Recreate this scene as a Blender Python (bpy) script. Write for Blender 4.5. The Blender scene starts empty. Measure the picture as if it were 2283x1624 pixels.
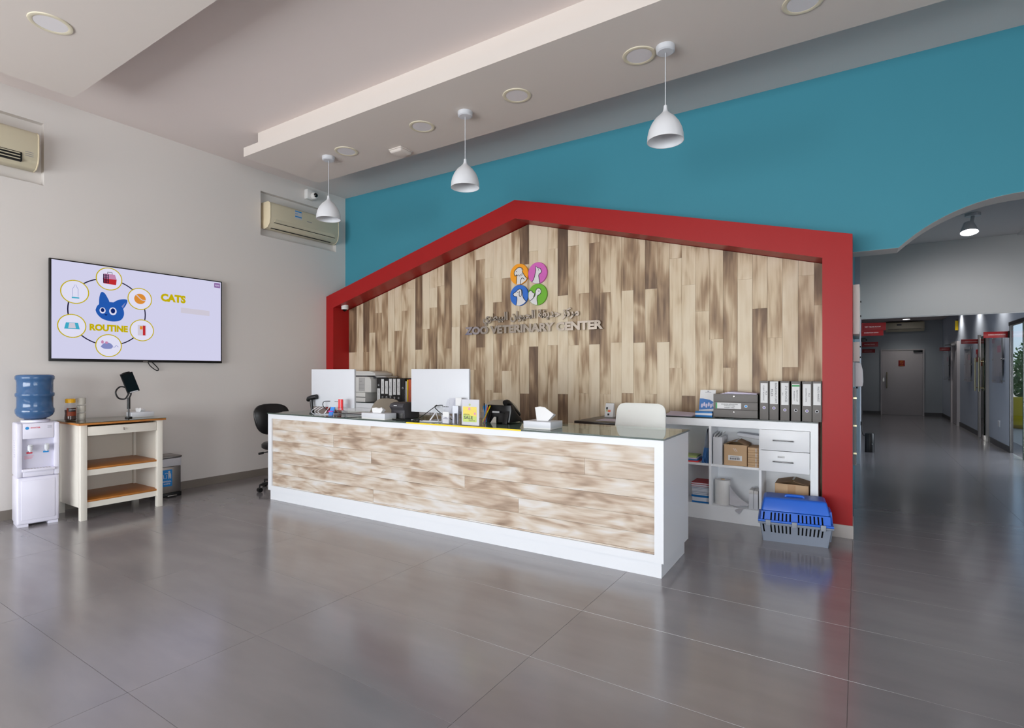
import bpy, bmesh, math, random
from mathutils import Vector, Matrix
random.seed(7)
SC = bpy.context.scene
COL = SC.collection
PI = math.pi

# ------------------------------------------------------------------ camera
cam_d = bpy.data.cameras.new('camera')
cam = bpy.data.objects.new('camera', cam_d)
COL.objects.link(cam)
cam.location = (0, 0, 1.35)
cam.rotation_euler = (PI / 2, 0, math.radians(32.7))
cam_d.sensor_fit = 'HORIZONTAL'
cam_d.sensor_width = 36.0
cam_d.lens = 36.0 * 1201.0 / 2283.0
cam_d.shift_y = 16.0 / 2283.0
cam_d.clip_end = 200
SC.camera = cam

# ------------------------------------------------------------------ view, world, daylight
SC.view_settings.view_transform = 'Standard'
SC.view_settings.look = 'None'
SC.view_settings.gamma = 1.0
SC.view_settings.use_curve_mapping = False
SC.view_settings.exposure = 0.0
SC.cycles.use_denoising = True
SC.cycles.max_bounces = 10
SC.cycles.diffuse_bounces = 6
SC.cycles.glossy_bounces = 5
SC.cycles.transparent_max_bounces = 12
SC.cycles.caustics_reflective = False
SC.cycles.caustics_refractive = False
SC.cycles.sample_clamp_indirect = 6.0

world = bpy.data.worlds.new('world')
SC.world = world
world.use_nodes = True
wn = world.node_tree
bg = wn.nodes['Background']
sky = wn.nodes.new('ShaderNodeTexSky')
sky.sky_type = 'HOSEK_WILKIE'
sky.turbidity = 4.0
sky.sun_direction = (0.3, 0.4, 0.86)
wn.links.new(sky.outputs[0], bg.inputs[0])
bg.inputs[1].default_value = 5.0

def area(name, loc, rot, sx, sy, power, color):
    l = bpy.data.lights.new(name, 'AREA')
    l.shape = 'RECTANGLE'; l.size = sx; l.size_y = sy; l.energy = power; l.color = color
    o = bpy.data.objects.new(name, l); COL.objects.link(o)
    o.location = loc; o.rotation_euler = rot
    return o
# daylight coming through the shop front behind the camera and the glazing of the side passage, plus an added left fill
area('daylight_front', (-3.1, -4.75, 1.25), (PI / 2, 0, 0), 6.7, 2.2, 760, (0.955, 0.975, 1.0))
area('daylight_right', (4.75, -1.0, 1.25), (PI / 2, 0, PI / 2), 4.6, 2.2, 255, (0.955, 0.975, 1.0))
area('fill_left', (-6.95, -2.2, 1.45), (PI / 2, 0, -PI / 2), 3.0, 2.5, 100, (0.955, 0.975, 1.0))  # added fill lamp to soften contrast; the left wall has no window
area('daylight_passage', (2.75, 10.6, 1.2), (PI / 2, 0, PI / 2), 2.2, 1.8, 60, (0.95, 0.98, 1.0))

# ------------------------------------------------------------------ materials
def lin(c):
    def f(v):
        v /= 255.0
        return v / 12.92 if v <= 0.04045 else ((v + 0.055) / 1.055) ** 2.4
    return (f(c[0]), f(c[1]), f(c[2]), 1.0)

M = {}
def mat(name, c, rough=0.5, metal=0.0, spec=0.5, noise=0.0, nscale=3.0, trans=0.0, emit=0.0, alpha=1.0, coat=0.0, bump=0.0, ior=1.45):
    m = bpy.data.materials.new(name); m.use_nodes = True
    nt = m.node_tree; b = nt.nodes['Principled BSDF']
    col = lin(c)
    b.inputs['Base Color'].default_value = col
    b.inputs['Roughness'].default_value = rough
    b.inputs['Metallic'].default_value = metal
    b.inputs['Specular IOR Level'].default_value = spec
    b.inputs['Transmission Weight'].default_value = trans
    b.inputs['IOR'].default_value = ior
    b.inputs['Alpha'].default_value = alpha
    b.inputs['Coat Weight'].default_value = coat
    if emit > 0:
        b.inputs['Emission Color'].default_value = col
        b.inputs['Emission Strength'].default_value = emit
    if noise > 0 or bump > 0:
        tc = nt.nodes.new('ShaderNodeTexCoord')
        n = nt.nodes.new('ShaderNodeTexNoise'); n.inputs['Scale'].default_value = nscale; n.inputs['Detail'].default_value = 4
        nt.links.new(tc.outputs['Object'], n.inputs['Vector'])
        if noise > 0:
            mr = nt.nodes.new('ShaderNodeMapRange')
            mr.inputs['To Min'].default_value = 1 - noise; mr.inputs['To Max'].default_value = 1 + noise
            nt.links.new(n.outputs['Fac'], mr.inputs['Value'])
            mx = nt.nodes.new('ShaderNodeVectorMath'); mx.operation = 'SCALE'
            mx.inputs[0].default_value = col[:3]
            nt.links.new(mr.outputs[0], mx.inputs['Scale'])
            nt.links.new(mx.outputs[0], b.inputs['Base Color'])
        if bump > 0:
            bp = nt.nodes.new('ShaderNodeBump'); bp.inputs['Strength'].default_value = bump; bp.inputs['Distance'].default_value = 0.01
            nt.links.new(n.outputs['Fac'], bp.inputs['Height']); nt.links.new(bp.outputs[0], b.inputs['Normal'])
    M[name] = m
    return m

def glass_mat(name, tint, rough=0.0, ior=1.45, refl=(255, 255, 255)):
    m = bpy.data.materials.new(name); m.use_nodes = True
    nt = m.node_tree; nt.nodes.remove(nt.nodes['Principled BSDF'])
    out = nt.nodes['Material Output']
    t = nt.nodes.new('ShaderNodeBsdfTransparent'); t.inputs[0].default_value = lin(tint)
    g = nt.nodes.new('ShaderNodeBsdfGlossy'); g.inputs['Roughness'].default_value = rough; g.inputs['Color'].default_value = lin(refl)
    f = nt.nodes.new('ShaderNodeFresnel'); f.inputs['IOR'].default_value = ior
    x = nt.nodes.new('ShaderNodeMixShader')
    ge = nt.nodes.new('ShaderNodeNewGeometry'); inv = nt.nodes.new('ShaderNodeMath'); inv.operation = 'SUBTRACT'; inv.inputs[0].default_value = 1.0
    mu = nt.nodes.new('ShaderNodeMath'); mu.operation = 'MULTIPLY'
    nt.links.new(ge.outputs['Backfacing'], inv.inputs[1]); nt.links.new(inv.outputs[0], mu.inputs[0]); nt.links.new(f.outputs[0], mu.inputs[1])
    nt.links.new(mu.outputs[0], x.inputs[0]); nt.links.new(t.outputs[0], x.inputs[1]); nt.links.new(g.outputs[0], x.inputs[2])
    nt.links.new(x.outputs[0], out.inputs[0])
    M[name] = m
    return m

def emis(name, c, s=1.0):
    m = bpy.data.materials.new(name); m.use_nodes = True
    nt = m.node_tree; nt.nodes.remove(nt.nodes['Principled BSDF'])
    e = nt.nodes.new('ShaderNodeEmission'); e.inputs[0].default_value = lin(c); e.inputs[1].default_value = s
    nt.links.new(e.outputs[0], nt.nodes['Material Output'].inputs[0])
    M[name] = m
    return m

def wood_mat(name, axis, stops, long_s, cross_s, grain, amp, rough=0.5):
    """painted and rubbed timber: soft blotches drawn out along the grain, fine streaks, a tone per plank"""
    m = bpy.data.materials.new(name); m.use_nodes = True
    nt = m.node_tree; b = nt.nodes['Principled BSDF']; L = nt.links.new
    tc = nt.nodes.new('ShaderNodeTexCoord'); oi = nt.nodes.new('ShaderNodeObjectInfo')
    mp = nt.nodes.new('ShaderNodeMapping')
    sc = [cross_s] * 3; sc[axis] = long_s; mp.inputs['Scale'].default_value = sc
    L(tc.outputs['Object'], mp.inputs['Vector'])
    cb = nt.nodes.new('ShaderNodeCombineXYZ')
    mu = nt.nodes.new('ShaderNodeMath'); mu.operation = 'MULTIPLY'; mu.inputs[1].default_value = 91.0
    L(oi.outputs['Random'], mu.inputs[0])
    for i in range(3): L(mu.outputs[0], cb.inputs[i])
    ad = nt.nodes.new('ShaderNodeVectorMath'); ad.operation = 'ADD'
    L(mp.outputs[0], ad.inputs[0]); L(cb.outputs[0], ad.inputs[1])
    n1 = nt.nodes.new('ShaderNodeTexNoise'); n1.inputs['Scale'].default_value = 1.0; n1.inputs['Detail'].default_value = 2.0; n1.inputs['Roughness'].default_value = 0.45; n1.inputs['Distortion'].default_value = 0.7
    L(ad.outputs[0], n1.inputs['Vector'])
    sc2 = nt.nodes.new('ShaderNodeVectorMath'); sc2.operation = 'MULTIPLY'
    v = [grain] * 3; v[axis] = 1.3; sc2.inputs[1].default_value = v
    L(ad.outputs[0], sc2.inputs[0])
    n2 = nt.nodes.new('ShaderNodeTexNoise'); n2.inputs['Scale'].default_value = 1.0; n2.inputs['Detail'].default_value = 3.0
    L(sc2.outputs[0], n2.inputs['Vector'])
    at = nt.nodes.new('ShaderNodeAttribute'); at.attribute_type = 'OBJECT'; at.attribute_name = 'tone'
    a = nt.nodes.new('ShaderNodeMath'); a.operation = 'MULTIPLY_ADD'; a.inputs[1].default_value = amp; a.inputs[2].default_value = -0.5 * amp
    L(n1.outputs['Fac'], a.inputs[0])
    g = nt.nodes.new('ShaderNodeMath'); g.operation = 'MULTIPLY_ADD'; g.inputs[1].default_value = 0.7; g.inputs[2].default_value = -0.35
    L(n2.outputs['Fac'], g.inputs[0])
    s1 = nt.nodes.new('ShaderNodeMath'); s1.operation = 'ADD'; L(a.outputs[0], s1.inputs[0]); L(at.outputs['Fac'], s1.inputs[1])
    s2 = nt.nodes.new('ShaderNodeMath'); s2.operation = 'ADD'; s2.use_clamp = True; L(s1.outputs[0], s2.inputs[0]); L(g.outputs[0], s2.inputs[1])
    cr = nt.nodes.new('ShaderNodeValToRGB')
    els = cr.color_ramp.elements
    els[0].position = stops[0][0]; els[0].color = lin(stops[0][1])
    els[1].position = stops[-1][0]; els[1].color = lin(stops[-1][1])
    for p, c in stops[1:-1]:
        e = els.new(p); e.color = lin(c)
    L(s2.outputs[0], cr.inputs[0]); L(cr.outputs[0], b.inputs['Base Color'])
    bp = nt.nodes.new('ShaderNodeBump'); bp.inputs['Strength'].default_value = 0.25; bp.inputs['Distance'].default_value = 0.003
    L(n2.outputs['Fac'], bp.inputs['Height']); L(bp.outputs[0], b.inputs['Normal'])
    b.inputs['Roughness'].default_value = rough; b.inputs['Specular IOR Level'].default_value = 0.35
    M[name] = m
    return m

mat('wall_white', (218, 213, 209), 0.75, spec=0.2, noise=0.01, nscale=1.5)
mat('ceiling_white', (224, 213, 209), 0.8, spec=0.2, noise=0.01, nscale=1.5)
mat('trim_white', (216, 207, 200), 0.75, spec=0.2)
mat('teal_paint', (68, 141, 159), 0.6, spec=0.25, noise=0.02, nscale=1.2)
mat('pale_grey_paint', (172, 178, 182), 0.65, spec=0.25)
mat('pale_blue_paint', (186, 193, 203), 0.65, spec=0.25, noise=0.01)
mat('red_paint', (160, 24, 25), 0.42, spec=0.35, noise=0.02, nscale=1.4)
mat('skirting', (126, 118, 110), 0.35, noise=0.04, nscale=5)
mat('skirting_dark', (70, 70, 72), 0.4)
mat('base_tile', (176, 170, 166), 0.35, noise=0.05, nscale=5)
mat('grout', (112, 107, 105), 0.7)
mat('gloss_white', (222, 224, 228), 0.38)
mat('counter_white', (238, 240, 243), 0.35)
mat('white', (206, 208, 213), 0.4)
mat('matt_white', (218, 217, 215), 0.6)
mat('paper', (222, 222, 222), 0.75)
mat('cream_plastic', (206, 197, 172), 0.4)
mat('cream_light', (222, 208, 178), 0.4)
mat('cream_ring', (216, 207, 184), 0.5)
mat('diffuser', (226, 222, 224), 0.35)
mat('black', (18, 17, 18), 0.35)
mat('black_gloss', (10, 9, 10), 0.12)
mat('black_leather', (20, 18, 19), 0.3, bump=0.05, nscale=60)
mat('dark_slot', (6, 6, 7), 0.8)
mat('charcoal', (62, 60, 64), 0.5)
mat('binder_grey', (112, 108, 105), 0.55, noise=0.05, nscale=12)
mat('binder_black', (24, 22, 23), 0.5)
mat('chrome', (225, 220, 214), 0.08, metal=1.0)
mat('sign_chrome', (176, 168, 158), 0.1, metal=1.0)
mat('steel', (150, 147, 145), 0.3, metal=1.0)
mat('steel_dark', (96, 95, 96), 0.35, metal=1.0)
mat('brass_steel', (196, 186, 150), 0.25, metal=1.0)
mat('dark_wood', (38, 28, 24), 0.3)
mat('oak_brown', (176, 112, 48), 0.4, noise=0.12, nscale=9)
mat('table_white', (226, 221, 210), 0.4)
mat('cooler_white', (222, 220, 234), 0.3)
mat('cooler_shade', (205, 203, 219), 0.4)
mat('bottle_blue', (72, 112, 160), 0.12, trans=0.35, spec=0.6)
mat('tag_red', (208, 40, 66), 0.4)
mat('tag_blue', (36, 140, 208), 0.4)
mat('pink_ink', (226, 150, 170), 0.6)
mat('ink', (60, 60, 68), 0.7)
mat('ink_light', (130, 132, 142), 0.7)
mat('cardboard', (196, 164, 128), 0.7, noise=0.05, nscale=10)
mat('cardboard_dark', (160, 130, 100), 0.7, noise=0.05, nscale=10)
mat('tape', (186, 150, 112), 0.25)
mat('carrier_blue', (36, 100, 205), 0.35)
mat('carrier_blue_top', (54, 92, 172), 0.4)
mat('carrier_grey', (128, 136, 150), 0.45)
mat('carrier_clip', (140, 146, 156), 0.45)
mat('tan_plastic', (176, 166, 148), 0.45)
mat('chair_white', (226, 227, 222), 0.35)
mat('yellow', (242, 206, 24), 0.45)
mat('pen_yellow', (236, 208, 10), 0.35)
mat('lid_yellow', (240, 178, 8), 0.35)
mat('orange', (232, 118, 84), 0.5)
mat('card_red', (226, 66, 70), 0.45)
mat('card_blue', (64, 140, 224), 0.45)
mat('magenta', (206, 60, 168), 0.5)
mat('coffee', (62, 32, 16), 0.6, noise=0.3, nscale=60)
mat('label_brown', (140, 58, 28), 0.5, noise=0.25, nscale=30)
mat('bin_bag', (196, 196, 202), 0.4, bump=0.6, nscale=25)
mat('bin_label', (20, 128, 204), 0.4)
mat('folder_blue', (66, 116, 178), 0.45)
mat('folder_grey', (128, 136, 150), 0.45)
mat('book_red', (176, 28, 44), 0.4)
mat('book_grey', (150, 160, 178), 0.5)
mat('book_white', (214, 218, 226), 0.5)
mat('book_blue', (20, 110, 178), 0.45)
mat('lilac', (204, 198, 218), 0.6)
mat('soft_green', (176, 196, 120), 0.5)
mat('label_green', (58, 150, 88), 0.5)
mat('hole_violet', (128, 112, 170), 0.4)
mat('sign_red', (150, 22, 26), 0.35)
mat('sign_text', (226, 200, 196), 0.5)
mat('door_white', (196, 190, 190), 0.4)
mat('logo_orange', (240, 156, 16), 0.4)
mat('logo_pink', (204, 96, 178), 0.4)
mat('logo_blue', (36, 104, 196), 0.4)
mat('logo_green', (104, 172, 34), 0.4)
mat('logo_white', (216, 214, 214), 0.5)
mat('bark', (70, 52, 38), 0.8)
mat('leaf', (96, 138, 50), 0.6, noise=0.3, nscale=5)
mat('pavement', (188, 180, 168), 0.8, noise=0.06)
mat('light_grey_plastic', (196, 196, 198), 0.4)
mat('printer_grey', (206, 204, 200), 0.45)
mat('printer_shade', (170, 168, 166), 0.5)
mat('yellow_card', (246, 224, 96), 0.5)
mat('pale_green', (196, 214, 108), 0.5)
mat('glass_edge', (72, 84, 78), 0.15)
mat('dark_glass_edge', (40, 48, 46), 0.15)
mat('cup_paper', (214, 210, 200), 0.6)
glass_mat('desk_glass', (214, 226, 220))
glass_mat('clear_glass', (243, 244, 244))
glass_mat('acrylic', (250, 250, 252), 0.03)
glass_mat('tinted_glass', (120, 150, 140))
emis('screen', (213, 212, 239), 0.95)
emis('screen_yellow', (206, 184, 12), 0.85)
emis('screen_navy', (44, 40, 74), 0.6)
emis('screen_blue', (42, 98, 190), 0.8)
emis('screen_blue_dark', (20, 44, 120), 0.7)
emis('screen_white', (226, 225, 246), 0.96)
emis('screen_red', (206, 50, 56), 0.8)
emis('screen_pink', (214, 150, 190), 0.8)
emis('screen_orange', (232, 150, 60), 0.85)
emis('screen_cyan', (70, 180, 210), 0.85)
emis('screen_greyblue', (140, 148, 204), 0.85)
emis('screen_pale', (214, 208, 222), 0.9)
emis('screen_purple', (150, 110, 172), 0.8)
emis('lamp_glow', (250, 248, 255), 9.0)

wood_mat('wall_plank_wood', 2, [(0.0, (216, 201, 176)), (0.28, (204, 185, 156)), (0.52, (162, 136, 107)), (0.76, (120, 96, 75)), (1.0, (90, 70, 55))], 1.7, 5.2, 6.0, 1.35)
wood_mat('desk_plank_wood', 0, [(0.0, (210, 206, 202)), (0.35, (200, 187, 172)), (0.65, (176, 155, 136)), (1.0, (138, 117, 100))], 3.2, 11.0, 5.0, 2.1)

# floor tile: grey brown glazed porcelain with brushed streaks
def floor_mat():
    m = bpy.data.materials.new('floor_tile'); m.use_nodes = True
    nt = m.node_tree; b = nt.nodes['Principled BSDF']; L = nt.links.new
    tc = nt.nodes.new('ShaderNodeTexCoord'); oi = nt.nodes.new('ShaderNodeObjectInfo')
    mp = nt.nodes.new('ShaderNodeMapping'); mp.inputs['Scale'].default_value = (1.1, 4.0, 1.0)
    L(tc.outputs['Object'], mp.inputs['Vector'])
    n = nt.nodes.new('ShaderNodeTexNoise'); n.noise_dimensions = '4D'; n.inputs['Scale'].default_value = 1.6; n.inputs['Detail'].default_value = 5
    L(mp.outputs[0], n.inputs['Vector'])
    mu = nt.nodes.new('ShaderNodeMath'); mu.operation = 'MULTIPLY'; mu.inputs[1].default_value = 50; L(oi.outputs['Random'], mu.inputs[0]); L(mu.outputs[0], n.inputs['W'])
    cr = nt.nodes.new('ShaderNodeValToRGB')
    cr.color_ramp.elements[0].position = 0.3; cr.color_ramp.elements[0].color = lin((126, 123, 125))
    cr.color_ramp.elements[1].position = 0.72; cr.color_ramp.elements[1].color = lin((137, 133, 135))
    L(n.outputs['Fac'], cr.inputs[0]); L(cr.outputs[0], b.inputs['Base Color'])
    mr = nt.nodes.new('ShaderNodeMapRange'); mr.inputs['To Min'].default_value = 0.17; mr.inputs['To Max'].default_value = 0.23
    L(n.outputs['Fac'], mr.inputs['Value']); L(mr.outputs[0], b.inputs['Roughness'])
    b.inputs['Specular IOR Level'].default_value = 0.5
    M['floor_tile'] = m
    b.inputs['IOR'].default_value = 1.8
    b.inputs['Coat Weight'].default_value = 0.3; b.inputs['Coat Roughness'].default_value = 0.15
floor_mat()

# ------------------------------------------------------------------ helpers
ROOT = {}
def link(o): COL.objects.link(o); return o

def thing(name, label, cat, loc=(0, 0, 0), rotz=0.0, group=None, local=False):
    o = bpy.data.objects.new(name, None); link(o)
    o.empty_display_size = 0.1
    o.location = loc; o.rotation_euler = (0, 0, rotz)
    o['label'] = label; o['category'] = cat
    if group: o['group'] = group
    ROOT[o.name] = (0, 0, 0) if local else tuple(loc)
    return o

def copy_tree(o, parent=None):
    c = o.copy(); COL.objects.link(c); c.parent = parent
    ROOT[c.name] = ROOT.get(o.name, (0, 0, 0))
    for ch in list(o.children): copy_tree(ch, c)
    return c

class MB:
    def __init__(self): self.v = []; self.f = []
    def add(self, vs, fs):
        k = len(self.v); self.v += [tuple(p) for p in vs]; self.f += [tuple(i + k for i in q) for q in fs]; return self
    def box(self, x0, x1, y0, y1, z0, z1):
        return self.hexa([(x0, y0, z0), (x1, y0, z0), (x1, y1, z0), (x0, y1, z0), (x0, y0, z1), (x1, y0, z1), (x1, y1, z1), (x0, y1, z1)])
    def hexa(self, p):
        return self.add(p, [(3, 2, 1, 0), (4, 5, 6, 7), (0, 1, 5, 4), (1, 2, 6, 5), (2, 3, 7, 6), (3, 0, 4, 7)])
    def frustum(self, a, z0, b, z1):      # a, b = (x0,x1,y0,y1)
        return self.hexa([(a[0], a[2], z0), (a[1], a[2], z0), (a[1], a[3], z0), (a[0], a[3], z0), (b[0], b[2], z1), (b[1], b[2], z1), (b[1], b[3], z1), (b[0], b[3], z1)])
    def prism(self, poly, axis, a, b):    # poly in the two other axes (cyclic order kept), extruded a..b
        n = len(poly)
        def P(u, v, w):
            return {0: (w, u, v), 1: (u, w, v), 2: (u, v, w)}[axis]
        vs = [P(u, v, a) for u, v in poly] + [P(u, v, b) for u, v in poly]
        fs = [tuple(range(n)), tuple(range(2 * n - 1, n - 1, -1))] + [(i, i + n, (i + 1) % n + n, (i + 1) % n) for i in range(n)]
        return self.add(vs, fs)
    def lathe(self, prof, c, seg=24, axis=2, close=False):
        vs = []; fs = []
        n = len(prof)
        for i in range(seg):
            t = 2 * PI * i / seg; ct, st = math.cos(t), math.sin(t)
            for r, h in prof:
                if axis == 2: vs.append((c[0] + r * ct, c[1] + r * st, c[2] + h))
                elif axis == 1: vs.append((c[0] + r * ct, c[1] + h, c[2] + r * st))
                else: vs.append((c[0] + h, c[1] + r * ct, c[2] + r * st))
        for i in range(seg):
            j = (i + 1) % seg
            for k in range(n - 1):
                fs.append((i * n + k, j * n + k, j * n + k + 1, i * n + k + 1))
        self.add(vs, fs)
        k0 = len(self.v) - len(vs)
        if prof[0][0] > 1e-6 and close: self.f.append(tuple(k0 + i * n for i in range(seg))[::-1])
        if prof[-1][0] > 1e-6 and close: self.f.append(tuple(k0 + i * n + n - 1 for i in range(seg)))
        return self
    def cyl(self, c, r, h, axis=2, seg=20, r2=None):
        return self.lathe([(r, 0), (r if r2 is None else r2, h)], c, seg, axis, True)
    def tube(self, pts, r, seg=8, closed=False):
        pts = [Vector(p) for p in pts]; n = len(pts); vs = []; fs = []
        prev = None
        for i, p in enumerate(pts):
            if closed: d = pts[(i + 1) % n] - pts[i - 1]
            else: d = pts[min(i + 1, n - 1)] - pts[max(i - 1, 0)]
            d.normalize()
            if prev is None:
                up = Vector((0, 0, 1)) if abs(d.z) < 0.9 else Vector((1, 0, 0))
                a = d.cross(up).normalized()
            else:
                a = (prev - d * prev.dot(d)).normalized()
            prev = a; b = d.cross(a)
            rr = r[i] if isinstance(r, (list, tuple)) else r
            for k in range(seg):
                t = 2 * PI * k / seg
                vs.append(p + a * rr * math.cos(t) + b * rr * math.sin(t))
        m = n if closed else n - 1
        for i in range(m):
            j = (i + 1) % n
            for k in range(seg):
                l = (k + 1) % seg
                fs.append((i * seg + k, i * seg + l, j * seg + l, j * seg + k))
        if not closed: fs += [tuple(range(seg))[::-1], tuple(range((n - 1) * seg, n * seg))]
        return self.add(vs, fs)
    def xf(self, mtx, start=0):
        for i in range(start, len(self.v)): self.v[i] = tuple(mtx @ Vector(self.v[i]))
        return self
    def build(self, name, m, parent=None, bevel=0.0, seg=2, smooth=False, kind=None, label=None, ang=35):
        off = ROOT.get(parent.name, (0, 0, 0)) if parent else (0, 0, 0)
        me = bpy.data.meshes.new(name)
        me.from_pydata([(p[0] - off[0], p[1] - off[1], p[2] - off[2]) for p in self.v], [], self.f)
        bm = bmesh.new(); bm.from_mesh(me)
        bmesh.ops.recalc_face_normals(bm, faces=bm.faces)
        if bevel > 0:
            es = [e for e in bm.edges if len(e.link_faces) == 2 and e.calc_face_angle(0) > math.radians(30)]
            bmesh.ops.bevel(bm, geom=es, offset=bevel, segments=seg, affect='EDGES', profile=0.5, clamp_overlap=True)
        bm.to_mesh(me); bm.free()
        if smooth or bevel > 0:
            me.shade_smooth()
            me.set_sharp_from_angle(angle=math.radians(ang))
        me.materials.append(M[m])
        o = bpy.data.objects.new(name, me); link(o)
        if parent:
            o.parent = parent; ROOT[o.name] = off
        if kind: o['kind'] = kind
        if label: o['label'] = label
        return o

def struct(name, mb, m, bevel=0.0, parent=None):
    return mb.build(name, m, parent, bevel, kind='structure' if parent is None else None)

def single(name, mb, m, label, cat, group=None, bevel=0.0, smooth=False, **k):
    o = mb.build(name, m, None, bevel, smooth=smooth, **k)
    o['label'] = label; o['category'] = cat
    if group: o['group'] = group
    ROOT[o.name] = (0, 0, 0)
    return o

# wall-mapped drawing: (u, v, w) -> world.  planes: 'front' faces -Y, 'left' faces +X
def mp_front(y0, x0=0.0, z0=0.0): return lambda u, v, w=0.0: (x0 + u, y0 - w, z0 + v)
def mp_left(x0, y0=0.0, z0=0.0): return lambda u, v, w=0.0: (x0 + w, y0 + u, z0 + v)

def flat(poly, mp, w, t=0.0006):
    mb = MB(); n = len(poly)
    vs = [mp(u, v, w + t) for u, v in poly] + [mp(u, v, w) for u, v in poly]
    return mb.add(vs, [tuple(range(n)), tuple(range(2 * n - 1, n - 1, -1))] + [(i, i + n, (i + 1) % n + n, (i + 1) % n) for i in range(n)])

def stroke(pts, width, mp, w, t=0.0006, closed=False, mb=None):
    mb = mb or MB(); n = len(pts); L = []; R = []
    for i in range(n):
        a = pts[i - 1] if (closed or i > 0) else pts[i]
        b = pts[(i + 1) % n] if (closed or i < n - 1) else pts[i]
        d = Vector((b[0] - a[0], b[1] - a[1]))
        if d.length < 1e-9: d = Vector((1, 0))
        d.normalize(); nx, ny = -d.y * width / 2, d.x * width / 2
        L.append((pts[i][0] + nx, pts[i][1] + ny)); R.append((pts[i][0] - nx, pts[i][1] - ny))
    m = n if closed else n - 1
    for i in range(m):
        j = (i + 1) % n
        q = [L[i], R[i], R[j], L[j]]
        vs = [mp(u, v, w + t) for u, v in q] + [mp(u, v, w) for u, v in q]
        mb.add(vs, [(0, 1, 2, 3), (7, 6, 5, 4), (0, 4, 5, 1), (1, 5, 6, 2), (2, 6, 7, 3), (3, 7, 4, 0)])
    return mb

def circ(cx, cy, r, n=32, ry=None, a0=0.0, a1=2 * PI):
    full = abs(a1 - a0 - 2 * PI) < 1e-6
    k = n if full else n + 1
    return [(cx + r * math.cos(a0 + (a1 - a0) * i / n), cy + (ry or r) * math.sin(a0 + (a1 - a0) * i / n)) for i in range(k)]

def smooth_curve(pts, n=6):
    out = []
    P = [Vector(p) for p in pts]
    for i in range(len(P) - 1):
        p0 = P[max(i - 1, 0)]; p1 = P[i]; p2 = P[i + 1]; p3 = P[min(i + 2, len(P) - 1)]
        for k in range(n):
            t = k / n
            out.append(tuple(0.5 * ((2 * p1) + (p2 - p0) * t + (2 * p0 - 5 * p1 + 4 * p2 - p3) * t * t + (3 * p1 - p0 - 3 * p2 + p3) * t ** 3)))
    out.append(tuple(P[-1]))
    return out

def text_geo(body, height, width=None, bold=0.0, depth=0.0005, res=3):
    """text outline as (verts, faces) centred on 0,0, cap height = height"""
    cu = bpy.data.curves.new('tmp', 'FONT'); cu.body = body; cu.size = 1.0
    cu.extrude = 0.5; cu.offset = bold; cu.resolution_u = res; cu.fill_mode = 'BOTH'
    o = bpy.data.objects.new('tmp', cu); COL.objects.link(o)
    dg = bpy.context.evaluated_depsgraph_get()
    me = bpy.data.meshes.new_from_object(o.evaluated_get(dg))
    vs = [tuple(v.co) for v in me.vertices]; fs = [tuple(p.vertices) for p in me.polygons]
    bpy.data.objects.remove(o); bpy.data.curves.remove(cu); bpy.data.meshes.remove(me)
    xs = [v[0] for v in vs]; ys = [v[1] for v in vs]
    x0, x1, y0, y1 = min(xs), max(xs), min(ys), max(ys)
    sy = height / (y1 - y0); sx = sy if width is None else width / (x1 - x0)
    vs = [((v[0] - (x0 + x1) / 2) * sx, (v[1] - (y0 + y1) / 2) * sy, (v[2] + 0.5) * depth) for v in vs]
    return vs, fs

def text(body, height, mp, u, v, w, width=None, bold=0.0, depth=0.0006, rot=0, mb=None):
    vs, fs = text_geo(body, height, width, bold, depth)
    c, s = math.cos(rot), math.sin(rot)
    mb = mb or MB()
    return mb.add([mp(u + p[0] * c - p[1] * s, v + p[0] * s + p[1] * c, w + p[2]) for p in vs], fs)

def islands(vs, fs):
    key = {}; rep = [key.setdefault((round(p[0], 5), round(p[1], 5), round(p[2], 5)), i) for i, p in enumerate(vs)]
    fs = [tuple(rep[i] for i in f) for f in fs]
    fs = [f for f in fs if len(set(f)) == len(f)]
    par = list(range(len(vs)))
    def fd(i):
        while par[i] != i: par[i] = par[par[i]]; i = par[i]
        return i
    for f in fs:
        for k in f[1:]: par[fd(k)] = fd(f[0])
    g = {}
    for f in fs: g.setdefault(fd(f[0]), []).append(f)
    out = []
    for fl in g.values():
        ids = sorted({i for f in fl for i in f}); mpx = {i: k for k, i in enumerate(ids)}
        out.append(([vs[i] for i in ids], [tuple(mpx[i] for i in f) for f in fl]))
    out.sort(key=lambda q: min(p[0] for p in q[0]))
    return out

# ================================================================== SETTING
XL = -6.5; YB = 5.476; ZC = 3.95; YW = -4.5; XR = 4.5
# --- floor: bed with every tile a piece of its own
fb = MB()
fb.box(XL - 0.2, XR + 0.2, YW - 0.3, YB + 0.4, -0.08, -0.0018)
fb.box(-0.2, 2.5, YB + 0.4, 20.8, -0.08, -0.0018)
fb.box(XL, XR, YW, -1.286, -0.0018, 0.0)
floor = struct('floor', fb, 'grout')
xg = [-0.035 + 1.272 * k for k in range(-6, 5)]
yg = [1.031 + 0.579 * k for k in range(-4, 36)]
TC = {}
def tile(x0, x1, y0, y1):
    g = 0.0006
    w, d = round(x1 - x0 - 2 * g, 4), round(y1 - y0 - 2 * g, 4)
    if w < 0.01 or d < 0.01: return
    if (w, d) not in TC:
        mb = MB().frustum((0, w, 0, d), -0.0017, (0.0006, w - 0.0006, 0.0006, d - 0.0006), 0.0)
        o = mb.build('tile', 'floor_tile', floor); TC[(w, d)] = o
    else:
        o = TC[(w, d)].copy(); COL.objects.link(o)
    o.location = (x0 + g, y0 + g, 0)
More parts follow.
